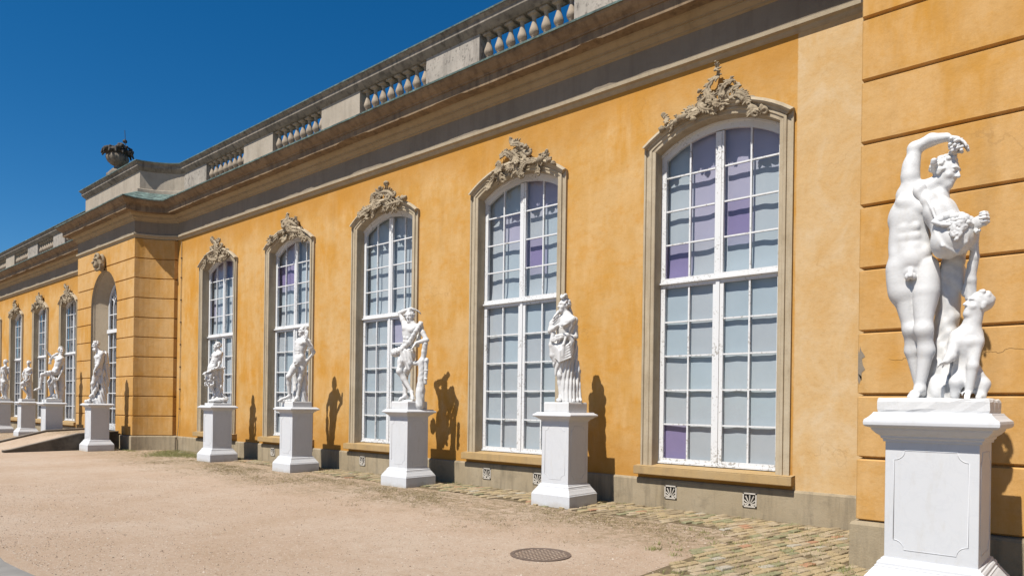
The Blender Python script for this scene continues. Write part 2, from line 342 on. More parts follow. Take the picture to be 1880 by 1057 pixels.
        quad = np.stack([g(ch-e1-e2), g(ch-e2), g(ch), g(ch-e1)], 1)
        ins = s[ch[:, 0], ch[:, 1], ch[:, 2]]
        Fs.append(np.where(ins[:, None], quad, quad[:, ::-1]))
    F = np.concatenate(Fs); F = F[(F >= 0).all(1)]
    me = bpy.data.meshes.new(name); me.vertices.add(len(V)); me.vertices.foreach_set('co', V.astype(np.float32).ravel())
    me.loops.add(F.size); me.loops.foreach_set('vertex_index', F.astype(np.int32).ravel())
    me.polygons.add(len(F)); me.polygons.foreach_set('loop_start', np.arange(0, F.size, 4, dtype=np.int32))
    me.polygons.foreach_set('loop_total', np.full(len(F), 4, np.int32)); me.polygons.foreach_set('use_smooth', np.ones(len(F), bool))
    me.update(calc_edges=True); me.validate(); return me

# ------------------------------------------------------------------ setting: ground
GW = MB(); GW.add([(-700, -700, 0), (700, -700, 0), (700, 700, 0), (-700, 700, 0)], [(0, 1, 2, 3)])
tag(obj('gravel_ground', GW.mesh('gravel_ground'), M['gravel']), kind='structure')
pb = MB(); xs = np.linspace(-90, 40, 261)
pb.grid([[(x, -8.84+0.035*math.sin(x*2.3)+random.uniform(-0.02, 0.02), 0.006) for x in xs], [(x, -14.5, 0.006) for x in xs]])
pb.f = [q[::-1] for q in pb.f]
tag(obj('grey_path', pb.mesh('grey_path'), M['asphalt']), kind='structure')

# ------------------------------------------------------------------ the palace
palace = obj('palace_building', None); palace.location = (-15, 0, 0)
tag(palace, 'ochre stuccoed palace wing with tall arched white windows and stone balustrade', 'building')
PINV = Matrix.Translation((15, 0, 0))
def part(name, me, mat, parent=None, loc=(0, 0, 0)):
    o = obj(name, me, mat, palace if parent is None else parent, loc)
    if parent is None: o.matrix_parent_inverse = PINV
    return o

XM = -29.26; PY = -1.17; AC = (-24.576, -1.58); AR = 1.83; RX = -2.12; RY = -2.45
def arc_pts(o, n=9, ytop=None, yend=None):
    """concave corner of the left bay at outward offset o, from the front line to the main wall"""
    r = AR-o; y0 = PY-o; y1 = -o if yend is None else yend
    a0 = math.atan2(y0-AC[1], -math.sqrt(max(r*r-(y0-AC[1])**2, 1e-6))); a1 = math.atan2(y1-AC[1], -math.sqrt(max(r*r-(y1-AC[1])**2, 1e-6)))
    a0 %= 2*math.pi; a1 %= 2*math.pi
    return [(AC[0]+r*math.cos(a0+(a1-a0)*i/(n-1)), AC[1]+r*math.sin(a0+(a1-a0)*i/(n-1))) for i in range(n)]
def plan(o, om=None):
    om = o if om is None else om
    a = arc_pts(o, yend=-om); mir = [(2*XM-x, y) for x, y in a[::-1]]
    return [(-62, -om)]+mir+a+[(RX-o, -om), (RX-o, RY-o), (9, RY-o)]
def sweep(prof, om=None):
    mb = MB(); mb.grid([[(x, y, z) for x, y in plan(o, None if om is None else o+om)] for o, z in prof]); return mb

def dense(pts, step=1.5):
    out = [pts[0]]
    for a, b in zip(pts, pts[1:]):
        n = max(1, int(math.dist(a, b)/step))
        out += [(a[0]+(b[0]-a[0])*i/n, a[1]+(b[1]-a[1])*i/n) for i in range(1, n+1)]
    return out
part('string_course', sweep([(0, 7.575), (.03, 7.60), (.05, 7.64), (.11, 7.66), (.115, 7.72), (.06, 7.745)]).mesh('string_course'), M['string'])
part('frieze', sweep([(.06, 7.745), (.06, 8.17)]).mesh('frieze'), M['frieze'])
part('bed_moulding', sweep([(.06, 8.17), (.10, 8.19), (.10, 8.215), (.16, 8.27), (.165, 8.30), (.19, 8.30), (.19, 8.33), (.26, 8.39), (.27, 8.43)]).mesh('bed_moulding'), M['bed'])
# the corona: a long run of stones whose lower arris is chipped here and there
cm = MB(); rows = []
for o, z, j in [(.27, 8.43, 0), (.50, 8.425, 1), (.505, 8.60, 0), (.53, 8.602, 0), (.54, 8.63, 0), (.60, 8.67, 0), (.68, 8.75, 0), (.70, 8.795, 0)]:
    pl = dense(plan(o), 0.17); rows.append((pl, z, j))
nmin = min(len(r[0]) for r in rows)
def resample(pl, n):
    d = [0]
    for a, b in zip(pl, pl[1:]): d.append(d[-1]+math.dist(a, b))
    out = []; k = 0
    for i in range(n):
        t = d[-1]*i/(n-1)
        while k < len(pl)-2 and d[k+1] < t: k += 1
        f = (t-d[k])/max(d[k+1]-d[k], 1e-6); out.append((pl[k][0]+(pl[k+1][0]-pl[k][0])*f, pl[k][1]+(pl[k+1][1]-pl[k][1])*f))
    return out
def dense_plan(o):
    """plan with the same number of points on every stretch whatever the offset"""
    p = plan(o); out = []
    seg = {0: 120, 18: 0}
    for i, (a, b) in enumerate(zip(p, p[1:])):
        n = 150 if i == 0 else 34 if i == 9 else 150 if i == 18 else 14 if i == 19 else 20 if i == 20 else 1
        out += [(a[0]+(b[0]-a[0])*k/n, a[1]+(b[1]-a[1])*k/n) for k in range(n)]
    return out+[p[-1]]
chip = {}
for s in range(60):
    c = random.randrange(10, 330); wd = random.randrange(1, 5); dp = random.uniform(0.012, 0.045)
    for q in range(wd): chip[c+q] = dp*random.uniform(0.6, 1)
rows = []
for o, z, j in [(.27, 8.43, 0), (.50, 8.425, 1), (.505, 8.60, 0), (.53, 8.602, 0), (.54, 8.63, 0), (.60, 8.67, 0), (.68, 8.75, 0), (.695, 8.795, 0)]:
    pl = dense_plan(o)
    rows.append([(x, y, z+(chip.get(i, 0)*1.0+0.004*math.sin(i*0.7) if j else 0)) for i, (x, y) in enumerate(pl)])
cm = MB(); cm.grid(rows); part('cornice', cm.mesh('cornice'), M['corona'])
part('copper_flashing', sweep([(.695, 8.795), (.72, 8.79), (.725, 8.825), (.69, 8.84), (-.02, 9.24)]).mesh('copper_flashing'), M['copper'])
part('parapet_base', sweep([(-.05, 9.20), (-.05, 9.36), (-.09, 9.385), (-.6, 9.385)]).mesh('parapet_base'), M['parapet_plain'])
rail = part('parapet_rail', sweep([(-.15, 10.03), (-.12, 10.05), (-.05, 10.12), (-.02, 10.16), (-.02, 10.25), (.02, 10.28), (.045, 10.32), (-.55, 10.39), (-.50, 10.03), (-.15, 10.03)]).mesh('parapet_rail'), M['rail'])
part('copper_coping', sweep([(.045, 10.322), (.062, 10.318), (.065, 10.35), (-.56, 10.42)]).mesh('copper_coping'), M['copper'])
# solid attic over the two projecting bays
am = MB(); a = arc_pts(-.15, yend=.15); mir = [(2*XM-x, y) for x, y in a[::-1]]
am.grid([[(x, y, z) for x, y in mir+a] for z in (9.38, 10.03)])
part('attic_wall', am.mesh('attic_wall'), M['parapet_plain'])
am = MB(); am.grid([[(RX+.15, .15, z), (RX+.15, RY+.15, z), (9, RY+.15, z)] for z in (9.38, 10.03)])
part('attic_wall', am.mesh('attic_wall'), M['parapet_plain'])
am = MB(); am.grid([[(x, .6, z), (x, 9, z)] for x, z in ((-62, 9.3), (9, 9.3))]); part('roof', am.mesh('roof'), M['copper'])

XC = [-5.07-4.363*i for i in range(5)]+[-37.40, -41.75, -46.10, -50.45, -54.8]
# piers and balusters
bp = [(.0, 0)]
bb = MB(); bb.sq([(.11, .11, 0), (.11, .11, .045), (.085, .085, .06)])
bb.lathe([(.055, .055), (.080, .07), (.080, .08), (.045, .095), (.045, .11), (.060, .118), (.045, .132), (.075, .165), (.100, .21), (.107, .245), (.098, .29), (.074, .36), (.050, .44), (.043, .50), (.044, .525), (.057, .533), (.045, .545), (.06, .57), (.085, .588)], 14)
bb.sq([(.085, .085, .585), (.105, .105, .60), (.105, .105, .650)])
bme = bb.mesh('baluster', True); bme.materials.append(M['baluster'])
NB = 8
ends = []
for i, xc in enumerate(XC):
    for k in range(NB):
        b = obj('baluster', bme, None, rail, (xc-1.30+2.60*(k+.5)/NB, .29, 9.383))
    ends.append((xc-1.30, xc+1.30))
ends.sort()
lims = [(-62, None)]; prev = -62.0
for a0, a1 in ends+[(RX+.1, None)]:
    x0, x1 = prev, a0
    if x0 < -33 and x1 > -26:      # interrupted by the projecting bay
        segs = [(x0, 2*XM+25.62), (-25.62-.0, x1)]; segs = [(x0, -32.9), (-25.6, x1)]
    else: segs = [(x0, x1)]
    for s0, s1 in segs:
        if s1-s0 < .05: continue
        mb = MB(); mb.box(s0, s1, .15, .43, 9.38, 10.034); part('parapet_pier', mb.mesh('parapet_pier'), M['parapet'] if (int(abs(s0)*7) % 2 or s0 > -13) else M['parapet_plain'])
    prev = a1

# plinth, walls
part('plinth', sweep([(.10, -.3), (.10, .48), (.085, .51), (.0, .525)], om=-.05).mesh('plinth'), M['plinth'])
HW = 1.31; RISE = .45; AR_ = (HW**2+RISE**2)/(2*RISE); ZC = 6.84-AR_
def arch_z(x, u): return ZC+math.sqrt(max((AR_-u)**2-x*x, 0))
wm = MB(); U = .10; hw = HW-U; WT = 7.60; NA = 14
def wallspan(x0, x1):
    n = max(1, int((x1-x0)/1.2)); wm.grid([[(x0+(x1-x0)*i/n, 0, z) for i in range(n+1)] for z in (.4, 2.2, 4, 5.8, WT)])
edges = sorted(XC); cur = -62.0
for xc in edges:
    wallspan(cur, xc-hw)
    wm.grid([[(xc-hw, 0, z), (xc+hw, 0, z)] for z in (.4, .68)])
    xsn = [xc-hw+2*hw*i/NA for i in range(NA+1)]
    wm.grid([[(x, 0, arch_z(x-xc, U)) for x in xsn], [(x, 0, WT) for x in xsn]])
    cur = xc+hw
wallspan(cur, RX+.2)
part('wall', wm.mesh('wall'), M['stucco'])

# ---- windows (prototype meshes shared by all bays)
def sur_path(u, y, n=18):
    c = HW-u; zc = arch_z(c, u)
    return [(-c, y, .70), (-c, y, 3.0), (-c, y, zc)]+[(-c+2*c*i/n, y, arch_z(-c+2*c*i/n, u)) for i in range(1, n)]+[(c, y, zc), (c, y, 3.0), (c, y, .70)]
sm = MB(); sm.grid([sur_path(u, y) for u, y in [(0, .01), (0, -.055), (.035, -.055), (.043, -.03), (.10, -.03), (.107, -.062), (.15, -.062), (.16, -.045), (.212, -.04), (.22, -.03), (.22, .05), (.22, .24)]])
hood = []
for u, y in [(-.005, .0), (-.02, -.05), (-.02, -.115), (.03, -.135), (.055, -.115), (.062, -.085), (.10, -.075), (.105, -.05)]:
    c = HW-u; hood.append([(-c+2*c*i/18, y, arch_z(-c+2*c*i/18, u)) for i in range(19)])
sm.grid(hood)
for sgn in (0, -1):
    v = [r[sgn] for r in hood]; sm.add(v, [tuple(range(len(v)))])
sur_me = sm.mesh('window_surround')
si = MB(); si.box(-1.385, 1.385, -.175, .02, .585, .725); si.add([(-1.385, -.175, .727), (1.385, -.175, .727), (1.385, .26, .765), (-1.385, .26, .765)], [(0, 1, 2, 3)])
sill_me = si.mesh('sill')
fm = MB(); Y0, Y1 = .20, .27
GI = 1.0; RI = .36
for s in (-1, 1): fm.box(min(s*GI, s*1.12), max(s*GI, s*1.12), Y0, Y1, .775, 6.25)
fm.box(-GI, GI, Y0+.002, Y1, .775, .865); fm.box(-1.115, 1.115, Y0-.035, Y0+.02, .772, .80)
fm.box(-GI, GI, Y0-.004, Y1, 3.89, 3.955); fm.box(-1.1, 1.1, Y0-.05, Y1, 3.955, 3.985); fm.box(-1.1, 1.1, Y0-.012, Y1, 3.985, 4.06)
fm.box(-.095, -.012, Y0+.004, Y1, .865, 3.89); fm.box(-.003, .095, Y0+.004, Y1, .865, 3.89); fm.box(-.035, .03, Y0-.018, Y0+.01, .80, 3.955)
fm.box(-.075, .075, Y0+.001, Y1, 4.06, 6.46); fm.box(-.035, .035, Y0-.012, Y0+.01, 4.06, 6.45)
xa = [-1.12+2.24*i/18 for i in range(19)]
ai = lambda x: arch_z(min(abs(x), GI), RI)
fm.grid([[(x, Y0-.002, ai(x)) for x in xa], [(x, Y0-.002, arch_z(x, .20)) for x in xa]])
fm.grid([[(x, Y1, ai(x)) for x in xa], [(x, Y0-.002, ai(x)) for x in xa]])
fm.grid([[(x, Y0-.002, arch_z(x, .255)) for x in xa], [(x, Y0-.03, arch_z(x, .25)) for x in xa], [(x, Y0-.03, arch_z(x, .205)) for x in xa]])
frame_me = fm.mesh('window_frame')
gb = MB(); CX = [-GI, -(GI+.085)/2, -.085, .085, (GI+.085)/2, GI]
LR = [.865+(3.89-.865)*i/5 for i in range(6)]; UR = [4.06, 4.66, 5.26, 5.86]
bw = .0145; YB0, YB1 = .213, .262
for s in (CX[1], CX[4]):
    gb.box(s-bw, s+bw, YB0-.004, YB1, .865, 3.89); gb.box(s-bw, s+bw, YB0-.004, YB1, 4.06, ai(s)+.02)
for a, b in ((-GI, -.085), (.085, GI)):
    for z in LR[1:5]+UR[1:4]: gb.box(a, b, YB0, YB1-.003, z-bw*.9, z+bw*.9)
bars_me = gb.mesh('glazing_bars')
pane_me = {}
def pane_mesh(c, r):
    a, b = CX[[0, 1, 3, 4][c]], CX[[1, 2, 4, 5][c]]
    if r == 0:
        n = 5; xs_ = [a+(b-a)*i/n for i in range(n+1)]; top = [(x, ai(x)+.01) for x in xs_]; z0 = UR[3]; pts = [(a, z0), (b, z0)]+top[::-1]
    else:
        z0, z1 = (UR[3-r], UR[4-r]) if r < 4 else (LR[8-r], LR[9-r]); pts = [(a, z0), (b, z0), (b, z1), (a, z1)]
    n = len(pts); v = [(x, .236, z) for x, z in pts]+[(x, .240, z) for x, z in pts]
    f = [tuple(range(n)), tuple(range(2*n-1, n-1, -1))]
    return mesh('pane', v[:n], [tuple(range(n))])
for c in range(4):
    for r in range(9):
        pane_me[c, r] = pane_mesh(c, r); pane_me[c, r].materials.append(GL[0])
violet = {0: {(1, 0): 3, (2, 0): 3, (3, 0): 3, (1, 1): 3, (2, 1): 3, (1, 2): 3, (2, 2): 4, (0, 3): 4, (0, 8): 4},
          1: {(2, 0): 3, (3, 0): 3, (1, 1): 3, (2, 2): 4, (1, 7): 1, (1, 8): 1}, 2: {(2, 4): 3}, 3: {(0, 1): 4, (1, 1): 4, (3, 7): 4, (3, 6): 3, (1, 0): 3}, 4: {(2, 0): 4, (1, 0): 3, (0, 0): 3, (0, 2): 3}}
# vents: pierced palmette grilles
vm = MB(); s_ = .115
for q in ((-s_, s_, -s_, -s_+.022), (-s_, s_, s_-.022, s_), (-s_, -s_+.022, -s_, s_), (s_-.022, s_, -s_, s_)): vm.box(q[0], q[1], -.018, .004, q[2], q[3])
for k in range(7):
    t = math.pi*(k+.5)/7; d = Vector((math.cos(t), 0, math.sin(t))); p = Vector((0, -.008, -.075))
    vm.tube([p+d*.02, p+d*.10, p+d*.155 if abs(d.x) < .7 else p+d*.115], [.006, .011, .013], 6)
for sx in (-1, 1): vm.tube([(sx*.02, -.008, -.08), (sx*.06, -.008, -.09), (sx*.085, -.008, -.06)], .011, 6)
vent_me = vm.mesh('vent_grille'); vb = MB(); vb.box(-.105, .105, -.004, .003, -.105, .105); vback_me = vb.mesh('vent_opening')
LABW = ['nearest window beside the banded bay', 'second window behind the woman statue', 'third window behind the statue leaning on a trunk', 'fourth window behind the nude youth statue', 'fifth window behind the faun statue',
        'window just beyond the banded bay', 'second window beyond the banded bay', 'third window beyond the banded bay', 'fourth window beyond the banded bay at the picture edge', 'farthest window, outside the picture edge']
for i, xc in enumerate(XC[:9]):
    part('window_surround', sur_me, M['surround'], None, (xc, 0, 0))
    bevel(part('window_sill', sill_me, M['sill'], None, (xc, 0, 0)), .012)
    wdw = part('window', frame_me, M['paint'], None, (xc, 0, 0))
    obj('glazing_bars', bars_me, M['paint'], wdw)
    for c in range(4):
        for r in range(9):
            p = obj('pane', pane_me[c, r], None, wdw)
            g = violet.get(i, {}).get((c, r)) or random.choice([0, 0, 1, 2, 1 if r > 4 else 2])
            p.material_slots[0].link = 'OBJECT'; p.material_slots[0].material = GL[g]
    for sx in (-.70, .70):
        v = part('vent', vent_me, M['vent'], None, (xc+sx, -.048, .30)); obj('vent_opening', vback_me, M['black'], v)
    # curtain, gently gathered
    cg = MB(); ph = [random.uniform(0, 6.3) for _ in range(6)]; rows = []
    fold = .0035 if i < 3 else .006
    for kz in range(27):
        z = .7+kz*(6.75-.7)/26; row = []
        for kx in range(57):
            x = -1.22+2.44*kx/56
            y = (.291 if z < 3.9 else .291+min(1, (z-3.9)*3)*.066)+.006*math.sin(x*(7+ph[5])+ph[2]+.25*z)*math.sin(z*.9+ph[0])+fold*(math.sin(x*16+ph[0]+.6*math.sin(z*1.3+ph[1]))+.6*math.sin(x*29+ph[2]+.3*z))*(.55 if z < 4 else .8)+.004*math.sin(z*1.9+x*1.3+ph[3])+.003*math.sin(z*5+x*2.2+ph[4])
            row.append((x, y, z))
        rows.append(row)
    cg.grid(rows)
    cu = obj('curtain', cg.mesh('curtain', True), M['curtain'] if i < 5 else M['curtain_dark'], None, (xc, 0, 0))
    tag(cu, 'pale curtain drawn behind the '+LABW[i] if i < 5 else 'grey curtain behind the '+LABW[i], 'curtain', 'curtains drawn behind the tall windows')

# ---- carved cartouches over the windows
ORN = [([([(0.07,7.42),(0.09,7.35),(0.02,7.27),(-0.08,7.23),(-0.13,7.14),(-0.07,7.0),(-0.11,6.91)],(0.016,0.057)),([(-0.21,7.07),(-0.23,6.94),(-0.17,6.81),(-0.05,6.75),(0.02,6.8),(-0.02,6.88),(-0.08,6.92)],0.036),([(0.02,7.04),(0.01,6.91),(0.08,6.82),(0.2,6.77),(0.26,6.83),(0.21,6.92)],0.035),([(0.32,7.22),(0.34,7.15),(0.24,7.11),(0.17,7.04),(0.13,6.93)],(0.016,0.051)),([(0.47,7.03),(0.36,7.05),(0.27,7.01),(0.19,6.92)],0.042),([(0.31,6.83),(0.36,6.9),(0.48,6.87),(0.57,6.79),(0.6,6.65)],0.04),([(0.51,6.76),(0.5,6.76)],0.042),([(0.45,6.72),(0.44,6.72)],0.04),([(0.66,6.61),(0.68,6.47)],0.057),([(0.82,6.57),(0.83,6.48)],0.054),([(0.63,6.79),(0.67,6.64)],0.047),([(-0.19,6.8),(-0.34,6.87),(-0.45,6.85),(-0.52,6.8)],0.038),([(-0.22,6.74),(-0.33,6.77),(-0.42,6.72)],0.033),([(-0.07,6.73),(0.06,6.71),(0.1,6.77)],0.041),([(-0.51,6.75),(-0.51,6.75)],0.053),([(-0.59,6.75),(-0.6,6.75)],0.05),([(-0.66,6.7),(-0.67,6.7)],0.048),([(-0.73,6.65),(-0.79,6.63)],0.039),([(-0.94,6.94),(-0.85,6.83),(-0.86,6.73)],0.026)],
 [((-0.32,6.64),0.066),((-0.9,6.63),0.083),((-0.22,7.13),0.049)], 0),
 ([([(-0.09,7.42),(-0.05,7.32),(0.03,7.24),(0.17,7.22),(0.2,7.12)],(0.021,0.052)),([(0.11,7.17),(0.25,7.05),(0.4,6.92)],0.077),([(-0.37,7.02),(-0.3,7.11),(-0.16,7.09),(-0.02,6.95),(0.02,6.77),(-0.1,6.71),(-0.18,6.84)],0.045),([(-0.02,7.08),(0.1,6.95),(0.1,6.8)],0.052),([(0.22,7.06),(0.32,6.92),(0.24,6.78),(0.13,6.83)],0.043),([(0.62,6.7),(0.5,6.76),(0.34,6.72),(0.24,6.61),(0.26,6.48)],0.037),([(0.13,6.71),(0.12,6.56)],0.082),([(0.69,6.8),(0.83,6.8),(0.91,6.85)],(0.057,0.03)),([(0.73,6.71),(0.74,6.71)],0.07),([(0.67,6.59),(0.63,6.46)],0.04),([(-0.39,6.94),(-0.4,6.79),(-0.43,6.71)],0.06),([(-0.36,6.66),(-0.33,6.51)],0.066),([(-0.55,6.63),(-0.7,6.53),(-0.74,6.4)],0.049),([(-0.11,6.69),(0.03,6.59)],0.062)],
 [((0.38,7.07),0.078),((0.98,6.64),0.082),((1.09,6.56),0.069),((-0.25,6.79),0.07)], -0.02),
 ([([(-0.41,7.11),(-0.41,6.94),(-0.32,6.8)],0.062),([(-0.27,6.94),(-0.13,7.03),(-0.24,7.1)],0.058),([(-0.03,7.06),(0.25,7.03),(0.51,6.86)],0.075),([(0.19,6.84),(0.25,6.81)],0.1),([(0.62,6.78),(0.72,6.69),(0.39,6.66),(0.26,6.61)],0.06),([(-0.05,6.77),(-0.23,6.76),(-0.26,6.68)],0.079),([(-0.41,6.72),(-0.66,6.7),(-0.8,6.59)],0.062),([(-0.73,6.83),(-0.71,6.71)],(0.027,0.05)),([(-0.26,6.59),(-0.37,6.54)],0.062),([(0.09,6.64),(0.12,6.54)],0.057),([(0.5,6.54),(0.51,6.48)],0.052),([(-0.65,6.46),(-0.58,6.53)],0.054)],
 [((0.25,7.24),0.096),((0.01,7.16),0.079),((0.92,6.72),0.114),((-0.84,6.62),0.077)], 0),
 ([([(0.2,7.32),(0.18,7.15),(0.07,7.01)],(0.025,0.091)),([(0.57,7.14),(0.53,7.04),(0.3,7.02)],(0.025,0.075)),([(-0.15,7.07),(0.11,7.0)],0.072),([(0.16,7.0),(0.21,6.79)],0.117),([(0.69,6.96),(0.44,6.85),(0.3,6.82)],0.075),([(0.78,6.77),(0.79,6.47)],0.05),([(0.89,6.73),(0.9,6.48)],0.05),([(0.31,6.75),(0.67,6.66)],0.091),([(0.54,6.53),(0.31,6.57)],0.06),([(-0.16,6.82),(0.03,6.66),(-0.01,6.52)],0.087),([(-0.3,6.71),(-0.64,6.64),(-0.79,6.55)],0.077),([(0.99,6.52),(1.04,6.36)],0.074),([(0.25,7.08),(0.62,6.87)],0.076)],
 [((-0.16,6.74),0.103),((-0.64,6.71),0.078)], -0.15),
 ([([(0.05,7.28),(0.31,7.09),(0.68,7.07)],0.065),([(-0.06,6.97),(0.24,6.78),(0.76,6.85)],0.087),([(0.39,7.01),(0.4,6.65)],0.1),([(-0.29,6.78),(-0.13,6.55),(0.4,6.44)],0.087),([(1.05,6.74),(1.12,6.56),(0.7,6.47)],0.084),([(-0.44,6.55),(-0.59,6.39)],0.073),([(0.1,6.55),(0.84,6.49)],0.101)],
 [((1.05,6.6),0.084),((-0.29,6.67),0.08),((0.53,7.1),0.064)], -0.33)]
def blossom(c, r, sd):
    rr = random.Random(sd); out = [E(c, (r*.6,)*3, None, .01)]
    for k in range(11):
        t = rr.uniform(0, 6.28); p = rr.uniform(.2, 1)
        out.append(E((c[0]+math.cos(t)*r*.7*p, c[1]-r*.55*(1-p*p)-.01, c[2]+math.sin(t)*r*.7*p), (r*.34,)*3, None, .008))
    return out
def leafy(pts, r, dep, rr, k=.005):
    """a carved acanthus stroke: a rib, pointed lobes fanning off both sides, a curl at the end"""
    out = []; P = [np.array((x, dep+.03*math.sin(2.1*i), z)) for i, (x, z) in enumerate(pts)]
    # smooth the stroke
    Q = []
    for i in range(len(P)-1):
        p0, p1, p2, p3 = P[max(i-1, 0)], P[i], P[i+1], P[min(i+2, len(P)-1)]
        for t in (0, .25, .5, .75): Q.append(.5*((2*p1)+(-p0+p2)*t+(2*p0-5*p1+4*p2-p3)*t*t+(-p0+3*p1-3*p2+p3)*t**3))
    Q.append(P[-1]); n = len(Q)
    rs = np.linspace(r[0], r[1], n) if isinstance(r, tuple) else np.array([r*(.55+.4*math.sin(math.pi*(.15+.7*i/n))) for i in range(n)])
    acc = 0.
    for i in range(n-1):
        a, b = Q[i], Q[i+1]; L = np.linalg.norm(b-a)
        if L < 1e-5: continue
        out.append(C(a, b, rs[i]*.62, rs[i+1]*.62, k)); d = (b-a)/L; pr = np.array([-d[2], 0, d[0]]); acc += L
        if acc > .028:
            acc = 0.
            for s in (-1, 1):
                dd = nrm(d*.7+pr*s*.8+np.array((0, rr.uniform(-.5, .1), 0))); m = np.cross(dd, (0, 1, 0)); m = nrm(m); w_ = np.cross(dd, m)
                ln = rs[i]*rr.uniform(.75, 1.15)+.012
                out.append(E(a+pr*s*rs[i]*.55+dd*ln*.55, (ln, .010+rs[i]*.14, .011+rs[i]*.2), (dd, m, w_), .004))
    e = Q[-1]; d = nrm(Q[-1]-Q[-2]) if np.linalg.norm(Q[-1]-Q[-2]) > 1e-6 else np.array((1., 0, 0)); pr = np.array([-d[2], 0, d[0]]); R0 = rs[-1]*1.15
    cpts = [e+d*R0*math.sin(t)*(1-t/9)+pr*R0*(1-math.cos(t))*(1-t/9)+np.array((0, -.012*t/3, 0)) for t in np.linspace(0, 5.6, 10)]
    out += chain(cpts, (rs[-1]*.5, rs[-1]*.35), k)
    return out
orn_me = []; V93 = np.array((1, 1, .93)); O93 = np.array((0, 0, .07*6.5))
for wi, (O, F, dx) in enumerate(ORN):
    pr = []; rr = random.Random(wi)
    for pts, r in O:
        pts = [(x+dx, z) for x, z in pts]
        r = tuple(c*1.12 for c in r) if isinstance(r, tuple) else r*1.12
        if len(pts) == 2 and math.dist(*pts) < .04: pr.append(E((pts[0][0], -.13, pts[0][1]), ((r if not isinstance(r, tuple) else r[1]),)*3, None, .01))
        else: pr += leafy(pts, r, -.11+rr.uniform(-.03, .03), rr)
    allp = [pt for pts, _ in O for pt in pts]
    for _ in range(8):      # small filler leaves between the main strokes
        x, z = rr.choice(allp); x += dx+rr.uniform(-.05, .05); t = rr.uniform(0, 6.28); L = rr.uniform(.07, .14)
        pr += leafy([(x, z), (x+math.cos(t)*L*.5, z+math.sin(t)*L*.5), (x+math.cos(t+.6)*L, z+math.sin(t+.6)*L)], (.034, .014), -.10+rr.uniform(-.06, .02), rr)
    for (x, z), r in F: pr += blossom((x+dx, -.14, z), r, wi*9+int(x*100))
    pr = [((p[0], p[1]*V93+O93, p[2]*V93+O93)+p[3:] if p[0] == 'c' else (p[0], p[1]*V93+O93)+p[2:]) for p in pr]
    orn_me.append(sculpt('cartouche', pr, .0095 if wi < 2 else .0125))
for i, xc in enumerate(XC[:9]):
    k = i if i < 5 else [4, 3, 2, 4][i-5]
    o = part('cartouche', orn_me[k], M['ornament'], None, (xc, 0, 0))
    if i < 5: o['label'] = ['flame-like leaf cartouche', 'shell and scroll cartouche with curled tip', 'cartouche crowned by a blossom', 'spiky leaf cartouche', 'tall leaf and blossom cartouche'][i]+' over the arch'

# ---- projecting bays in banded stucco: every band a piece of its own
DHW = 1.35; DTOP = 6.74; DSP = DTOP-DHW
BZ = [.52+.705*k for k in range(11)]; BZ[-1] = 7.58
bwall = MB()
def edge_x(z):
    if z < DSP: return DHW
    if z < DTOP: return math.sqrt(max(DHW**2-(z-DSP)**2, 0))
    return 0.0
for k in range(10):
    z0, z1 = BZ[k], BZ[k+1]; ch = .026
    zs = [z0, z0+ch]+[z0+ch+(z1-z0-2*ch)*q/6 for q in range(1, 6)]+[z1-ch, z1]; os_ = [0.0]+[.05]*7+[0.0]
    for side in (1, -1):
        rows = []
        for z, o in zip(zs, os_):
            a = arc_pts(o, 9, yend=-.13); pl = [(XM+edge_x(z), PY-o)]+[(XM+edge_x(z)+(a[0][0]-XM-edge_x(z))*.5, PY-o)]+a+[(a[-1][0], .02)]
            if side < 0: pl = [(2*XM-x, y) for x, y in pl]
            rows.append([(x, y, z) for x, y in pl])
        mb = MB(); mb.grid(rows)
        if side < 0: mb.f = [q[::-1] for q in mb.f]
        part('stucco_band', mb.mesh('stucco_band'), M['stucco_band'])
    rows = []
    for z, o in zip([z0, z0+ch, z1-ch, z1], [0, .05, .05, 0]):
        e = .012
        rows.append([(RX-o, .02, z), (RX-o, RY-o+e, z), (RX-o+e, RY-o, z), (RX+1.6, RY-o, z), (RX+4, RY-o, z), (9, RY-o, z)])
    mb = MB(); mb.grid(rows); part('stucco_band', mb.mesh('stucco_band'), M['stucco_band'])
rr = random.Random(8); zc_, pts = 2.28, []
for t in range(26):
    a = 2*math.pi*t/26; pts.append((max(RX-.046, RX-.03+.06*math.cos(a)*rr.uniform(.35, 1.25)), RY-.053, 2.27+.20*math.sin(a)*rr.uniform(.55, 1.15)))
part('plaster_chip', mesh('plaster_chip', pts, [tuple(range(len(pts)))]), M['frieze'])
for seg0 in ([(-1.86, 2.32), (-1.74, 2.31), (-1.66, 2.34), (-1.58, 2.33)], [(-1.02, 2.34), (-.93, 2.37), (-.86, 2.35), (-.78, 2.40), (-.66, 2.38), (-.52, 2.42)]):
    seg = [(x0_+(x1_-x0_)*t/5, z0_+(z1_-z0_)*t/5+rr.uniform(-.008, .008)) for (x0_, z0_), (x1_, z1_) in zip(seg0, seg0[1:]) for t in range(5)]+[seg0[-1]]
    mb = MB(); mb.tube([(x, RY-.0505, z) for x, z in seg], [.0004]+[.0013]*(len(seg)-2)+[.0004], 4); part('crack', mb.mesh('crack'), M['black'])
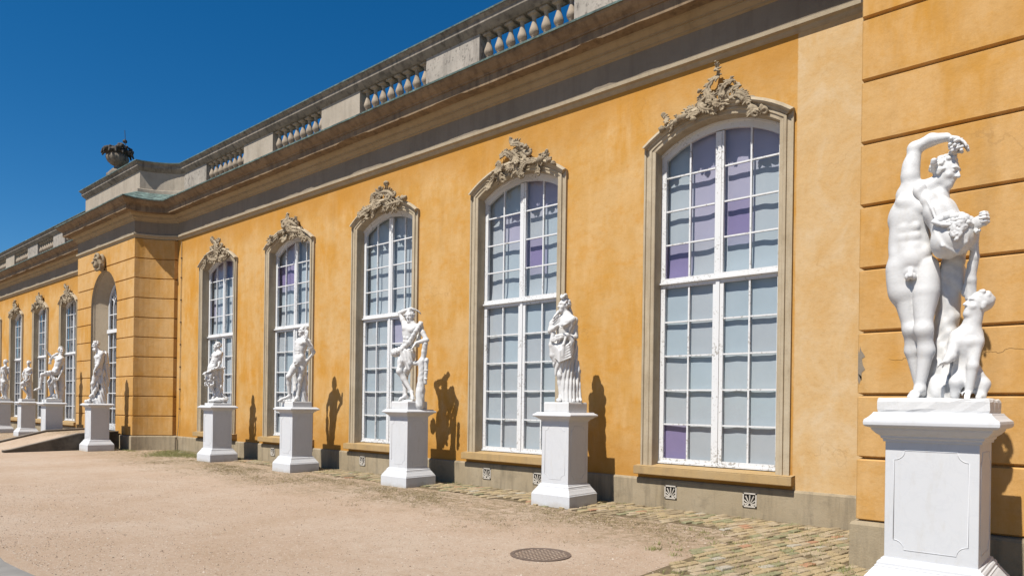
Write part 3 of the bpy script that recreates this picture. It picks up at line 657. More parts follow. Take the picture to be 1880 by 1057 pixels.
# niche of the door
nm = MB(); NP = [(DHW, .5), (DHW, 2.5)]+[(DHW*math.cos(math.pi*i/20), DSP+DHW*math.sin(math.pi*i/20)) for i in range(21)]+[(-DHW, 2.5), (-DHW, .5)]
def off(x, z, d):
    if z <= DSP: return (x-math.copysign(d, x), z)
    r = (DHW-d)/DHW; return (x*r, DSP+(z-DSP)*r)
nm.grid([[(XM+off(x, z, d)[0], y, off(x, z, d)[1]) for x, z in NP] for d, y in [(0, PY-.05), (0, PY+.03), (.03, PY+.035), (.05, PY+.10), (.33, PY+.44), (.36, PY+.44), (.36, PY+.52)]])
part('door_niche', nm.mesh('door_niche'), M['reveal'])
dm = MB(); YD = PY+.46; hwD = 1.0
for s in (-1, 1): dm.box(XM+min(s*.90, s*1.04), XM+max(s*.90, s*1.04), YD, YD+.07, .6, DSP+.1)
dm.box(XM-.90, XM+.90, YD+.002, YD+.07, .6, .85); dm.box(XM-1.0, XM+1.0, YD-.05, YD+.07, 4.42, 4.56); dm.box(XM-.06, XM+.06, YD-.01, YD+.07, .85, DSP+.95)
n = 20
dm.grid([[(XM+r*math.cos(math.pi*i/n), YD-.003, DSP+r*math.sin(math.pi*i/n)) for i in range(n+1)] for r in (1.05, .90)])
dm.grid([[(XM+.90*math.cos(math.pi*i/n), y, DSP+.90*math.sin(math.pi*i/n)) for i in range(n+1)] for y in (YD-.003, YD+.07)])
for x in (-.48, .48): dm.box(XM+x-.018, XM+x+.018, YD+.01, YD+.06, .85, DSP+.7)
for z in (1.45, 2.05, 2.65, 3.25, 3.85, 5.15): dm.box(XM-.9, XM+.9, YD+.013, YD+.058, z-.016, z+.016)
dm.grid([[(XM+r*math.cos(math.pi*i/n), YD+.012, DSP+r*math.sin(math.pi*i/n)) for i in range(n+1)] for r in (.50, .465)])
for t in (30, 60, 120, 150):
    d = Vector((math.cos(R(t)), 0, math.sin(R(t)))); dm.tube([Vector((XM, YD+.03, DSP))+d*.49, Vector((XM, YD+.03, DSP))+d*.9], .02, 5)
door = part('door', dm.mesh('door'), M['paint'])
dz = [.85, 1.45, 2.05, 2.65, 3.25, 3.85, 4.42]
for a, b in ((-.9, -.48), (-.48, -.06), (.06, .48), (.48, .9)):
    for z0, z1 in zip(dz, dz[1:]):
        obj('pane', mesh('pane', [(XM+a+15, YD+.035, z0), (XM+b+15, YD+.035, z0), (XM+b+15, YD+.035, z1), (XM+a+15, YD+.035, z1)], [(0, 1, 2, 3)]), GL[1], door).location = (-15, 0, 0)
pts = [(XM-.9, 4.56), (XM+.9, 4.56)]+[(XM+0.92*math.cos(math.pi*i/16), DSP+0.92*math.sin(math.pi*i/16)) for i in range(17)]
obj('pane', mesh('pane', [(x, YD+.036, z) for x, z in pts], [tuple(range(len(pts)))]), GL[1], door)
tb = MB(); tb.grid([[(XM-1.05+2.1*i/40, YD+.12+.02*math.sin(i*1.1), z) for i in range(41)] for z in (.6, 6.6)])
tag(obj('curtain', tb.mesh('curtain', True), M['curtain_dark']), 'grey curtain behind the arched door of the projecting bay', 'curtain', 'curtains drawn behind the tall windows')
# carved mask on the keystone
mk = []
H0 = np.array((XM, PY-.24, 7.02))
mk += [E(H0, (.17, .16, .24), None, .03), E(H0+(0, -.12, -.14), (.10, .08, .10), None, .03), C(H0+(0, -.16, .05), H0+(0, -.22, -.06), .022, .04, .02), E(H0+(0, -.15, .10), (.14, .05, .035), None, .02)]
for sx in (-1, 1):
    mk += [E(H0+(sx*.06, -.155, .05), (.032, .03, .02), None, .01, True), E(H0+(sx*.17, .0, -.04), (.05, .06, .09), None, .02)]
    for k in range(6): mk.append(E(H0+(sx*(.10+.03*k), -.04+.02*k, .22-.07*k), (.06, .06, .06), None, .02)); 
    mk += chain([H0+(sx*.16, -.03, .1), H0+(sx*.24, 0, -.08), H0+(sx*.17, 0, -.26), H0+(sx*.05, -.05, -.30)], (.06, .05))
for k in range(14):
    t = math.pi*k/13; mk.append(E(H0+(math.cos(t)*.17, -.06, .14+math.sin(t)*.16), (.06, .06, .06), None, .015))
mk += [E(H0+(0, -.1, -.27), (.06, .05, .08), None, .03), E(H0+(0, .1, 0), (.24, .12, .34), None, .05)]
part('keystone_mask', sculpt('keystone_mask', mk, .018), M['ornament'])

# ------------------------------------------------------------------ ramp to the door
rm = MB(); x0, x1 = -31.10, -27.42
prof = [(-4.75, .0), (-4.55, .03), (-2.6, .52), (-1.28, .58)]
rm.grid([[(x0+.2, y, z) for y, z in prof], [(x1-.2, y, z) for y, z in prof]])
ramp_e = obj('entrance_ramp', None, None, None, (-29.26, -3, 0)); tag(ramp_e, 'low gravel-topped ramp with dark side walls leading to the arched door', 'ramp')
def rpart(name, mb, mat):
    o = obj(name, mb.mesh(name), mat, ramp_e); o.matrix_parent_inverse = Matrix.Translation((29.26, 3, 0)); return o
rpart('deck', rm, M['gravel'])
for xa_, xb_ in ((x0, x0+.2), (x1-.2, x1)):
    mb = MB(); rows = [[(xa_, y, -.1) for y, z in prof], [(xa_, y, z+.05) for y, z in prof], [(xb_, y, z+.05) for y, z in prof], [(xb_, y, -.1) for y, z in prof]]
    mb.grid([rows[0], rows[1]]); mb.grid([rows[2], rows[3]]); mb.add([(xa_, -4.75, -.1), (xb_, -4.75, -.1), (xb_, -4.75, .05), (xa_, -4.75, .05)], [(0, 1, 2, 3)])
    rpart('side_wall', mb, M['ramp'])
    mb = MB(); mb.grid([[(xa_-.02, y, z+.035) for y, z in prof], [(xa_-.02, y, z+.075) for y, z in prof], [(xb_+.02, y, z+.075) for y, z in prof], [(xb_+.02, y, z+.035) for y, z in prof]]); rpart('curb', mb, M['ramp_edge'])

# ------------------------------------------------------------------ lightning conductor on the wall by the concave corner
lc = obj('lightning_conductor', None, None, None, (-25.28, -.03, 0)); tag(lc, 'thin vertical lightning conductor wire clipped to the wall beside the concave corner', 'wire')
mb = MB(); mb.tube([(0, 0, 7.5), (0, 0, 2.0), (0, -.02, 1.0), (-.03, -.04, .6), (-.05, -.08, .35)], .011, 6); obj('wire', mb.mesh('wire'), M['metal'], lc)
mb = MB(); mb.tube([(-.06, -.10, -.02), (-.06, -.10, .48)], .035, 8); obj('guard_tube', mb.mesh('guard_tube'), M['metal'], lc)
for z in (6.9, 6.2, 5.4, 4.6, 3.8, 3.0, 2.2, 1.5):
    mb = MB(); mb.box(-.022, .022, -.022, .03, z-.02, z+.02); obj('clip', mb.mesh('clip'), M['iron'], lc)

# ------------------------------------------------------------------ urn on the attic
ur = obj('stone_urn', None, None, None, (-29.26, -.80, 10.41)); tag(ur, 'dark weathered stone urn heaped with carved flowers on the attic', 'urn')
mb = MB(); mb.sq([(.30, .30, -.03), (.30, .30, .16), (.25, .25, .20), (.22, .22, .26)])
mb.lathe([(.20, .25), (.19, .31), (.11, .37), (.125, .41), (.115, .44)], 24); obj('foot', mb.mesh('foot', True), M['urn'], ur)
mb = MB(); mb.lathe([(.11, .43), (.22, .49), (.34, .60), (.385, .72), (.37, .81), (.31, .87), (.28, .92)], 72, wob=lambda t, z: .05*abs(math.sin(t*9))*(1 if .46 < z < .84 else .2)); obj('bowl', mb.mesh('bowl', True), M['urn'], ur)
pr = [E((0, 0, 1.0), (.40, .40, .14), None, .05)]
rr = random.Random(5)
for k in range(90):
    t = rr.uniform(0, 6.28); q = rr.uniform(.1, 1)**.5*.50; zz = 1.04+rr.uniform(-.04, .08)+(.34*max(0, 1-math.dist((q*math.cos(t), q*math.sin(t)), (.28, .15))/.27))
    pr.append(E((q*math.cos(t), q*math.sin(t), zz), (rr.uniform(.04, .075),)*3, None, .012))
for k in range(14):
    t = k*6.283/14; pr += chain([(math.cos(t)*.34, math.sin(t)*.34, .96), (math.cos(t)*.50, math.sin(t)*.50, .95+.04*(k % 3)), (math.cos(t)*.54, math.sin(t)*.54, .86)], (.05, .035))
obj('carved_flowers', sculpt('carved_flowers', pr, .018), M['urn_dark'], ur)
mb = MB(); mb.tube([(.36, .16, .60), (.35, .16, 1.15), (.30, .14, 1.80)], .011, 5); obj('metal_rod', mb.mesh('metal_rod'), M['rod'], ur)

# ------------------------------------------------------------------ pedestals
def pedestal(x, y, hx, hy, over, z, label, panels=True):
    """z = (plinth top, base top, shaft top, cap bottom, cap top)"""
    root = obj('pedestal', None, None, None, (x, y, 0)); tag(root, label, 'pedestal', 'white marble pedestals along the facade')
    zp, zb, zs, zc, zt = z; o = over
    mb = MB(); mb.sq([(hx+o, hy+o, -.05), (hx+o, hy+o, zp)]); bevel(obj('plinth', mb.mesh('plinth'), M['pedestal'], root), .008)
    d = zb-zp
    mb = MB(); mb.sq([(hx+o-.008, hy+o-.008, zp-.01)]+[(hx+f*o, hy+f*o, zp+g*d) for f, g in [(.93, .0), (.88, .12), (.70, .30), (.52, .50), (.42, .58), (.42, .64), (.34, .66), (.32, .78), (.24, .86), (.16, .88), (.14, .97), (.0, 1.0)]])
    bevel(obj('base_moulding', mb.mesh('base_moulding'), M['pedestal'], root), .003)
    mb = MB(); mb.sq([(hx, hy, zb-.01), (hx, hy, zs+.03)]); sh = obj('shaft', mb.mesh('shaft'), M['pedestal'], root); bevel(sh, .006)
    mb = MB(); mb.sq([(hx+.004, hy+.004, zs-.02)]+[(hx+f*o, hy+f*o, zs+g*(zt-zs)) for f, g in [(.10, -.10), (.12, .0), (.22, .04), (.24, .12), (.42, .20), (.62, .34), (.66, .42), (.90, .46), (.99, .52), (1.0, .62), (.97, .72), (.88, .76), (.80, .80), (.62, .92), (.55, 1.0)]])
    bevel(obj('cap', mb.mesh('cap'), M['pedestal'], root), .004)
    if panels:
        for fx, fy in ((0, -1), (1, 0)):
            H = hx if fy else hy; D = hy if fy else hx
            a = H-.075; b0, b1 = zb+.085, zs-.10; n = .085; pts = []
            for (cx, cz, t0) in ((-a, b0, 90), (a, b0, 180), (a, b1, 270), (-a, b1, 0)):
                pts += [(cx+n*math.cos(R(t0-90*q/6)), cz+n*math.sin(R(t0-90*q/6))) for q in range(7)]
            pts.append(pts[0])
            mb = MB(); mb.tube([((p, -D, q) if fy else (D, p, q)) for p, q in pts], .0045, 6); obj('panel_line', mb.mesh('panel_line', True), M['pedestal'], sh)
    return root
PZ = (.217, .395, 1.515, 1.552, 1.655)
PED = {1: (-7.40, -.95), 2: (-11.60, -1.0), 3: (-15.98, -1.06), 4: (-20.20, -1.09), 5: (-26.93, -2.15), 6: (-31.75, -2.20), 7: (-39.60, -1.10), 8: (-43.90, -1.10)}
STN = {1: 'the draped woman', 2: 'the youth leaning on a trunk with a quiver', 3: 'the nude youth with a raised hand', 4: 'the goat-legged faun', 5: 'the bearded man at the door', 6: 'the seated figure', 7: 'the small figure beyond the ramp', 8: 'the figure with a strap at the left picture edge'}
for k, (x, y) in PED.items(): pedestal(x, y, .295, .295, .127, PZ, 'white marble pedestal under '+STN[k])
pedestal(-1.205, -3.52, .362, .375, .155, (.22, .42, 1.50, 1.55, 1.745), 'largest white marble pedestal, under the nearest statue with grapes')

# ------------------------------------------------------------------ statues
def arm(s, e, w_, S, k=.02):
    s, e, w_ = map(np.asarray, (s, e, w_)); m = e+(w_-e)*.3; b = s+(e-s)*.45
    return [E(s, (.066*S,)*3, None, .05*S), C(s, b, .056*S, .052*S, .03*S), C(b, e, .052*S, .041*S, .02*S), E(e, (.041*S,)*3, None, k*S), C(e, m, .041*S, .045*S, k*S), C(m, w_, .045*S, .028*S, k*S)]
def leg(h, kn, an, toe, S, bend=(0, 1, 0), kk=.05):
    h, kn, an, toe = map(np.asarray, (h, kn, an, toe)); bend = np.asarray(bend, float)*.03*S
    t = h+(kn-h)*.4; cf = kn+(an-kn)*.36+bend; fd = toe-an; heel = an-nrm((fd[0], fd[1], 0.001))*.035*S+np.array((0, 0, -.045*S))
    ball = an+fd*.72+np.array((0, 0, .004*S))
    out = [C(h, t, .094*S, .091*S, kk*S), C(t, kn, .090*S, .058*S, min(.03, kk)*S), E(kn+np.array((0, -.022*S, 0)), (.044*S,)*3, None, .035*S), C(kn, cf, .0565*S, .058*S, .05*S), C(cf, an, .058*S, .034*S, .03*S), E(an, (.038*S,)*3, None, .02*S),
           E(heel, (.034*S,)*3, None, .02*S), C(an+np.array((0, 0, -.02*S)), ball, .038*S, .028*S, .03*S), C(ball, toe, .036*S, .02*S, .02*S)]
    sd = np.cross(nrm(fd), (0, 0, 1)); sd = sd/max(np.linalg.norm(sd), 1e-6)
    for q in (-2, -1, 0, 1, 2): out.append(C(ball+sd*q*.014*S, toe+sd*q*.016*S-fd*.04*abs(q), .015*S, .0125*S, .004*S))
    return out
def hand(wr, d, across, curl, S, bend=.5, k=.006):
    d = nrm(d); ac = nrm(np.asarray(across)-d*np.dot(across, d)); cu = nrm(np.cross(ac, d)); cu = cu if np.dot(cu, curl) > 0 else -cu
    wr = np.asarray(wr, float); out = [E(wr+d*.052*S, (.056*S, .040*S, .019*S), (d, ac, cu), .015*S)]
    for q, (off_, L) in enumerate(((-.029, .9), (-.010, 1.05), (.010, 1.0), (.028, .8))):
        p = wr+d*.095*S+ac*off_*S; a = bend*.5
        for sg, r in zip((.042, .028, .022), (.0105, .0095, .0085)):
            dd = d*math.cos(a)+cu*math.sin(a); p2 = p+dd*sg*L*S; out.append(C(p, p2, r*S, r*.9*S, k*S)); p = p2; a += bend
    p = wr+d*.03*S-ac*.034*S; p2 = p+(d*.6-ac*.7+cu*.4)*.042*S; p3 = p2+(d*.9+cu*.5)*.03*S
    return out+[C(p, p2, .014*S, .011*S, k*S), C(p2, p3, .011*S, .009*S, k*S)]
def head(H, face, up, S, hair='curls', seed=1, beard=False, hr=.026):
    r, f, u = frame(face, up); H = np.asarray(H, float); rot = (r, f, u)
    P = lambda a, b, c: H+(r*a+f*b+u*c)*S
    out = [E(P(0, -.012, .035), (.074*S, .093*S, .088*S), rot, .02*S), E(P(0, .035, -.03), (.056*S, .06*S, .092*S), rot, .03*S), E(P(0, .062, -.100), (.030*S, .028*S, .026*S), rot, .03*S),
           E(P(0, .083, .03), (.050*S, .016*S, .014*S), rot, .015*S), C(P(0, .088, .022), P(0, .113, -.028), .008*S, .0135*S, .008*S), E(P(0, .083, -.066), (.023*S, .012*S, .0085*S), rot, .008*S), E(P(0, .079, -.082), (.02*S, .012*S, .008*S), rot, .006*S)]
    for s in (-1, 1):
        out += [E(P(s*.031, .094, .006), (.021*S, .016*S, .012*S), rot, .012*S, True), E(P(s*.030, .076, .005), (.014*S, .013*S, .010*S), rot, .004*S), E(P(s*.040, .058, -.03), (.022*S, .02*S, .022*S), rot, .02*S), E(P(s*.076, -.006, -.008), (.012*S, .022*S, .034*S), rot, .006*S), E(P(s*.012, .100, -.030), (.009*S, .010*S, .008*S), rot, .006*S)]
    rr = random.Random(seed)
    if hair:
        for q in range(150 if hair == 'curls' else 80):
            v = nrm([rr.gauss(0, 1) for _ in range(3)])
            if v[1] > .45 and v[2] < .75: continue
            if v[2] < -.45: continue
            rad = hr*rr.uniform(.75, 1.2)
            out.append(E(P(v[0]*.078, -.014+v[1]*.097, .035+v[2]*.092), (rad*S,)*3, None, .007*S))
    if beard:
        for q in range(40):
            out.append(E(P(rr.uniform(-.05, .05), .045+rr.uniform(0, .045), -.09-rr.uniform(0, .075)), (.022*S,)*3, None, .008*S))
    return out
def torso(pel, ch, nk, fr, S, female=False, detail=False, shL=None, shR=None):
    pel, ch, nk = map(np.asarray, (pel, ch, nk)); r, f, u = frame(fr, ch-pel); r2, f2, u2 = frame(fr, nk-ch); D = np.linalg.norm(ch-pel); mid = pel+(ch-pel)*.46
    out = [E(pel, (.150*S, .110*S, .130*S), (r, f, u), .06*S), E(mid, (.124*S, .094*S, D*.62), (r, f, u), .07*S), E(ch, (.152*S, .112*S, max(.165*S, D*.46)), (r2, f2, u2), .06*S), C(ch+u2*.09*S, nk, .088*S, .056*S, .06*S)]
    out += [E(pel+f*.035*S+u*.02*S, (.105*S, .085*S, .10*S), (r, f, u), .05*S)]
    for s in (-1, 1):
        out += [E(ch+(r2*s*.070+f2*.078+u2*.055)*S, (.074*S, .042*S, .058*S), (r2, f2, u2), .022*S), E(pel+(r*s*.07-f*.075-u*.04)*S, (.085*S, .085*S, .09*S), None, .03*S),
                E(ch+(r2*s*.108-f2*.02-u2*.0)*S, (.045*S, .07*S, .13*S), (r2, f2, u2), .05*S), C(nk, ch+(r2*s*.14+u2*.13)*S, .045*S, .052*S, .06*S)]
        if female: out.append(E(ch+(r2*s*.07+f2*.10+u2*.02)*S, (.058*S, .055*S, .058*S), None, .02*S))
        if detail:
            for q in range(3): out.append(E(pel+(ch-pel)*(.30+.19*q)+(r*s*.037+f*(.078+.005*q))*S, (.036*S, .026*S, D*.095), (r, f, u), .016*S))
            out += [E(pel+(r*s*.105+f*.045)*S+u*.06*S, (.040*S, .045*S, .055*S), (r, f, u), .03*S)]
            pass
    if detail: out += [E(pel+(ch-pel)*.30+f*.104*S, (.009*S, .014*S, .012*S), None, .006*S, True)]
    return out
def neckp(nk, H, S): return [C(nk, np.asarray(H)-np.array((0, 0, .03*S)), .056*S, .052*S, .03*S)]
def folds(amp, fx, fz, ph=0., slant=.6, wob=3.):
    def fn(X, Y, Z): return amp*(1.0-2.0*np.abs(np.sin(.5*(fx*(X+slant*Z*.25)+fx*.35*Y+1.0*np.sin(wob*Z+ph)+fz*Z+ph))))+amp*.25*np.sin(fx*.45*X-fx*.3*Y+2*np.sin(2.3*Z)+ph*2)
    return fn
def bark(amp):
    def fn(X, Y, Z): return amp*np.sin(38*X+9*np.sin(4*Z))*np.cos(31*Y+6*np.sin(5*Z))+amp*.8*np.sin(23*Z+7*np.sin(9*X+8*Y))
    return fn
class SK:      # sketch units (picture pixels of one view of the statue) to metres about the pedestal axis
    def __init__(s, ox, lx, oy, lz, sx, sz, sh=0.0): s.a = (ox, lx, oy, lz, sx, sz); s.sh = sh
    def __call__(s, x, y, d=0.0): ox, lx, oy, lz, sx, sz = s.a; return np.array((lx+(x-ox)*sx, d-s.sh*(lx+(x-ox)*sx), lz+(oy-y)*sz))
def statue(pos_, yaw, label, slab, parts_, z0):
    root = obj('marble_statue', None, None, None, (pos_[0], pos_[1], 0)); tag(root, label, 'statue', 'white marble statues along the facade')
    for name, me in parts_:
        o = obj(name, me, M['marble'], root); o.rotation_euler = (0, 0, R(yaw))
    if slab:
        mb = MB(); hx, hy, za, zb = slab; rr = random.Random(3)
        n = 9; rows = []
        for z, sc in ((za, .985), (za+.03, 1.0), (zb-.03, 1.0), (zb-.008, .985), (zb, .95)):
            row = []
            for q in range(4*n):
                s_, t = divmod(q, n); t = t/n*2-1
                p = [(t, -1), (1, t), (-t, 1), (-1, -t)][s_]; j = 1+rr.uniform(-.012, .012)*(1 if hx > .35 else .3)
                row.append((p[0]*hx*sc*j, p[1]*hy*sc*j, z+rr.uniform(-.006, .006)*(1 if hx > .35 else 0)))
            rows.append(row+[row[0]])
        mb.grid(rows); mb.add(rows[-1][:-1], [tuple(range(4*n))]); obj('base_slab', mb.mesh('base_slab'), M['marble'], root)
    return root
V = np.array
# --- nearest statue: youth raising grapes over his head, child faun at his feet
K = SK(330, .003, 1000, 1.873, .002101, .002515); S = 1.13
pel, ch, nk = K(214, 492, 0), K(214, 312, .0), K(266, 226, .0)
Hd = K(338, 176, -.01)
fig = torso(pel, ch, nk, (-.12, -1, 0), S, detail=True)
fig += [E(K(204, 330, .01), (.150, .105, .19), None, .06), E(K(208, 430, .01), (.165, .100, .18), None, .08), E(K(186, 400, .01), (.105, .09, .16), None, .08)]
fig += neckp(nk, Hd, S*1.08)+head(Hd, (.82, -.46, -.48), (.32, 0, 1), S*1.05, 'curls', 4, hr=.017)
for t in np.linspace(-.5, 3.4, 22):      # wavy locks under the fillet
    fig.append(E(Hd+V((-.045*math.cos(t*.6)-.045, -.095+.05*t*.9, .075-.055*t*.45+.012*math.sin(t*7))), (.026, .024, .022), None, .008))
shR, elR, wrR = K(200, 236, .0), K(222, 66, .02), K(340, 54, -.06)
fig += [C(shR+V((.02, 0, -.10)), K(206, 170, .0), .085, .074, .06), C(K(206, 170, 0), elR, .074, .058, .03), E(K(204, 140, .0), (.066, .066, .11), None, .03), E(elR, (.056,)*3, None, .02), C(elR, K(285, 48, -.01), .056, .058, .03), C(K(285, 48, -.01), wrR, .057, .040, .02)]
fig += hand(wrR, K(412, 92, -.09)-wrR, (0, -1, .15), (0, 0, -1), S*1.15, .30)+[E(K(372, 72, -.07), (.05, .045, .035), None, .02)]
fig += arm(K(318, 262, .0), K(372, 372, -.04), K(432, 392, -.19), S)+hand(K(428, 398, -.20), (.55, -.5, .12), (0, 0, 1), (-.6, -.3, 0), S*1.3, .95)
fig += leg(K(168, 512, 0), K(218, 742, .01), K(252, 958, .10), K(236, 996, -.03), S*1.0, (-.4, .6, 0))
fig += leg(K(268, 515, -.02), K(266, 750, -.09), K(254, 960, -.05), K(228, 998, -.20), S*1.03, (.9, .4, 0), .012)
fig += [E(K(286, 590, -.03), (.07, .09, .20), None, .07), E(K(160, 560, .0), (.075, .09, .19), None, .08)]
fig += [E(K(213, 452, -.02), (.158, .112, .135), None, .010)]
g = K(214, 540, -.135)
fig += [E(g+V((0, .045, .02)), (.06, .04, .05), None, .02), C(g+V((0, .02, .03)), g+V((.0, -.03, -.035)), .024, .02, .012), E(g+V((-.022, .0, -.035)), (.027, .025, .034), None, .008), E(g+V((.022, .0, -.035)), (.027, .025, .034), None, .008)]
p_fig = sculpt('figure', fig, .0075)
rr = random.Random(2); gr = []
for q in range(60): gr.append(E(K(rr.uniform(352, 398), rr.uniform(70, 122), rr.uniform(-.15, -.03)), (.0155,)*3, None, .002))
p_g0 = sculpt('grape_bunch', gr, .0065); gr = []
for q in range(110):
    t = rr.uniform(0, 1); gr.append(E(K(346+70*t, 378+rr.uniform(0, 78)*(1-abs(t-.5)*1.3), -.318+.16*(t-.5)**2-.012*rr.random()), (.0165,)*3, None, .002))
for x, y, dd in ((316, 366, -.2), (345, 356, -.2), (376, 362, -.21), (408, 370, -.22), (332, 348, -.14), (362, 346, -.14), (396, 356, -.15), (424, 378, -.2)): gr.append(E(K(x, y, dd), (.046, .046, .043), None, .004))
p_gr = sculpt('fruit', gr, .0068)
dr = chain([K(256, 246, -.09), K(276, 278, -.10), K(300, 330, -.11), K(330, 380, -.12)], (.040, .10), .05)
dr += chain([K(300, 268, -.03), K(335, 312, -.04), K(362, 350, -.06)], (.075, .085), .06)+[E(K(318, 330, -.06), (.10, .09, .13), None, .06)]
dr += [E(K(362, 428, -.15), (.148, .15, .165), None, .06), E(K(400, 425, -.16), (.112, .13, .15), None, .05), E(K(345, 452, -.15), (.11, .12, .12), None, .05)]
dr += chain([K(296, 372, -.235), K(330, 392, -.305), K(378, 398, -.315), K(420, 392, -.29), K(442, 400, -.24)], (.018, .018), .012)
dr += chain([K(305, 400, -.21), K(335, 465, -.285), K(385, 492, -.24)], (.012, .008), .02)+chain([K(425, 412, -.26), K(414, 458, -.265), K(388, 488, -.24)], (.012, .008), .02)+chain([K(262, 258, -.135), K(292, 320, -.205), K(312, 380, -.245)], (.010, .009), .015)
dr += [E(K(240, 240, -.11), (.045, .04, .065), None, .02), E(K(246, 260, -.11), (.03, .03, .04), None, .02), E(K(252, 228, -.10), (.035, .03, .03), None, .02)]
dr += chain([K(450, 420, -.16), K(448, 500, -.12), K(438, 580, -.08), K(436, 640, -.05)], (.028, .040), .02)+chain([K(452, 430, -.12), K(438, 520, -.06), K(420, 620, -.02)], (.022, .035), .02)
p_dr = sculpt('drapery', dr, .008, folds(.0035, 62, 10, .4, 1.2))
tr = chain([K(375, 470, .06), K(368, 560, .10), K(352, 700, .12), K(346, 840, .12), K(338, 1004, .10)], [.095, .10, .095, .115, .165], .03)
tr += chain([K(338, 520, .02), K(336, 640, .06)], (.04, .03), .02)+chain([K(400, 500, .03), K(402, 600, .04)], (.04, .03), .02)+[E(K(326, 965, .02), (.11, .1, .11), None, .05)]
p_tr = sculpt('tree_trunk', tr, .010, bark(.007))
sa = []
sc, sp, sn, sh = K(422, 802, -.05), K(424, 905, -.02), K(440, 742, -.06), K(464, 668, -.07)
sa += [E(sc, (.132, .105, .14), None, .05), E(K(422, 772, -.05), (.12, .08, .06), None, .05), E(sp, (.095, .09, .12), None, .05), C(sc, sp, .095, .088, .05), C(sn+V((-.01, 0, -.05)), sh+V((-.015, 0, -.03)), .080, .064, .05), E(K(386, 798, -.09), (.055,)*3, None, .04), E(K(458, 798, -.09), (.055,)*3, None, .04)]
sa += [E(K(402, 800, -.13), (.05, .03, .045), None, .02), E(K(440, 800, -.14), (.05, .03, .045), None, .02)]
sa += head(sh, (-.80, -.45, .34), (.30, 0, .95), 1.02, None, 9)+[E(sh+V((.035, .02, .035)), (.085, .085, .085), None, .03)]
sa += [E(sh+V((.03+.075*math.cos(q*.9)*math.cos(q*2.3), .02+.075*math.sin(q*2.3), .05+.06*math.sin(q*.9))), (.022,)*3, None, .012) for q in range(26) if math.cos(q*.9)*math.cos(q*2.3) > -.35]
sa += chain([K(382, 805, -.10), K(366, 852, -.16), K(352, 868, -.19)], [.052, .043, .032], .02)+hand(K(354, 868, -.19), (-.5, -.3, -.25), (.1, -.8, .5), (0, 0, -1), .62, .35)
sa += chain([K(456, 805, -.10), K(446, 885, -.14), K(434, 972, -.13)], [.054, .044, .032], .02)+hand(K(434, 970, -.13), (-.15, -.7, -.55), (1, 0, 0), (0, 0, -1), .66, .2)
sa += chain([K(452, 905, .0), K(484, 948, -.02), K(478, 992, -.05)], [.066, .054, .038], .04)+chain([K(404, 905, -.04), K(388, 942, -.12), K(384, 990, -.10)], [.060, .048, .038], .04)+chain([K(478, 990, -.05), K(468, 996, -.12)], (.035, .025), .02)
for q in range(40): sa.append(E(K(rr.uniform(392, 486), rr.uniform(915, 975), rr.uniform(-.07, .04)), (.026, .026, .034), None, .010))
p_sa = sculpt('child_faun', sa, .008)
statue((-1.2, -3.55), 9.23, 'nearest and largest statue, a nude youth raising grapes above a child faun', (.43, .40, 1.742, 1.872), [('figure', p_fig), ('grape_bunch', p_g0), ('fruit', p_gr), ('drapery', p_dr), ('tree_trunk', p_tr), ('child_faun', p_sa)], 1.87)
HS = .0098
# --- draped woman
K = SK(382, .012, 998.7, 1.838, .00202, .002031); S = 1.07
Hd = K(352, 150, 0)
fig = torso(K(350, 520), K(362, 330), K(378, 232), (-.6, -.8, 0), S, True)+neckp(K(378, 232), Hd, S)+head(Hd, (-.86, -.5, -.06), (.05, 0, 1), S, 'curls', 2, hr=.02)
fig += [E(K(350+22*math.cos(t)*1.0, 72+14*math.sin(2*t), -.02+.07*math.sin(t)), (.028,)*3, None, .008) for t in np.linspace(0, 6.1, 13)]
fig += arm(K(290, 270, -.03), K(245, 372, -.10), K(300, 335, -.21), S*.95)+hand(K(300, 335, -.21), (.85, -.2, .25), (0, .2, 1), (0, -1, 0), S, .3)
fig += arm(K(445, 275, .05), K(455, 425, -.02), K(330, 440, -.20), S*.95)+hand(K(330, 440, -.20), (-.8, -.1, -.2), (0, .1, 1), (0, 1, 0), S, .4)
fig += leg(K(320, 540), K(330, 760, -.05), K(335, 950, -.04), K(318, 990, -.17), S*.95)+leg(K(390, 540), K(420, 760, 0), K(450, 955, -.02), K(440, 992, -.15), S*.95)
p1 = sculpt('figure', fig, HS)
dr = chain([K(335, 480, .0), K(342, 560, .01), K(352, 650, .01), K(372, 740, .02), K(395, 850, .02), K(402, 985, .02)], [.150, .180, .165, .150, .150, .185], .05)
dr += chain([K(455, 470, .02), K(455, 600, .03), K(478, 720, .03), K(475, 850, .02), K(498, 985, .0)], (.045, .055), .04)
dr += chain([K(278, 660, -.08), K(292, 760, -.06)], (.035, .022), .02)+[E(K(312, 982, -.10), (.05, .045, .025), None, .03), E(K(478, 985, -.04), (.09, .07, .035), None, .03)]
def skirt(X, Y, Z):
    ph = 88*(X-.12*(Z-2.6)**2-.16*(Z-2.6))+30*Y+.8*np.sin(4*Z)
    return np.clip((3.05-Z)*4, 0, 1)*.0105*(1-2*np.abs(np.sin(.5*ph)))
p2 = sculpt('skirt', dr, HS, skirt)
dr = chain([K(262, 405, -.10), K(246, 500, -.10), K(256, 590, -.09), K(282, 640, -.08)], (.045, .05), .03)+chain([K(290, 430, -.19), K(385, 415, -.16), K(428, 470, -.12)], (.038, .042), .03)+chain([K(428, 440, -.10), K(415, 505, -.14)], (.05, .028), .03)
for k in range(6):       # swags of the shawl across the hips
    t = k/5; dr += chain([K(246+8*k, 470+28*k, -.13), K(320, 560+18*k, -.215), K(395+4*k, 500+22*k, -.19), K(440, 450+20*k, -.10)], (.020, .016), .018)
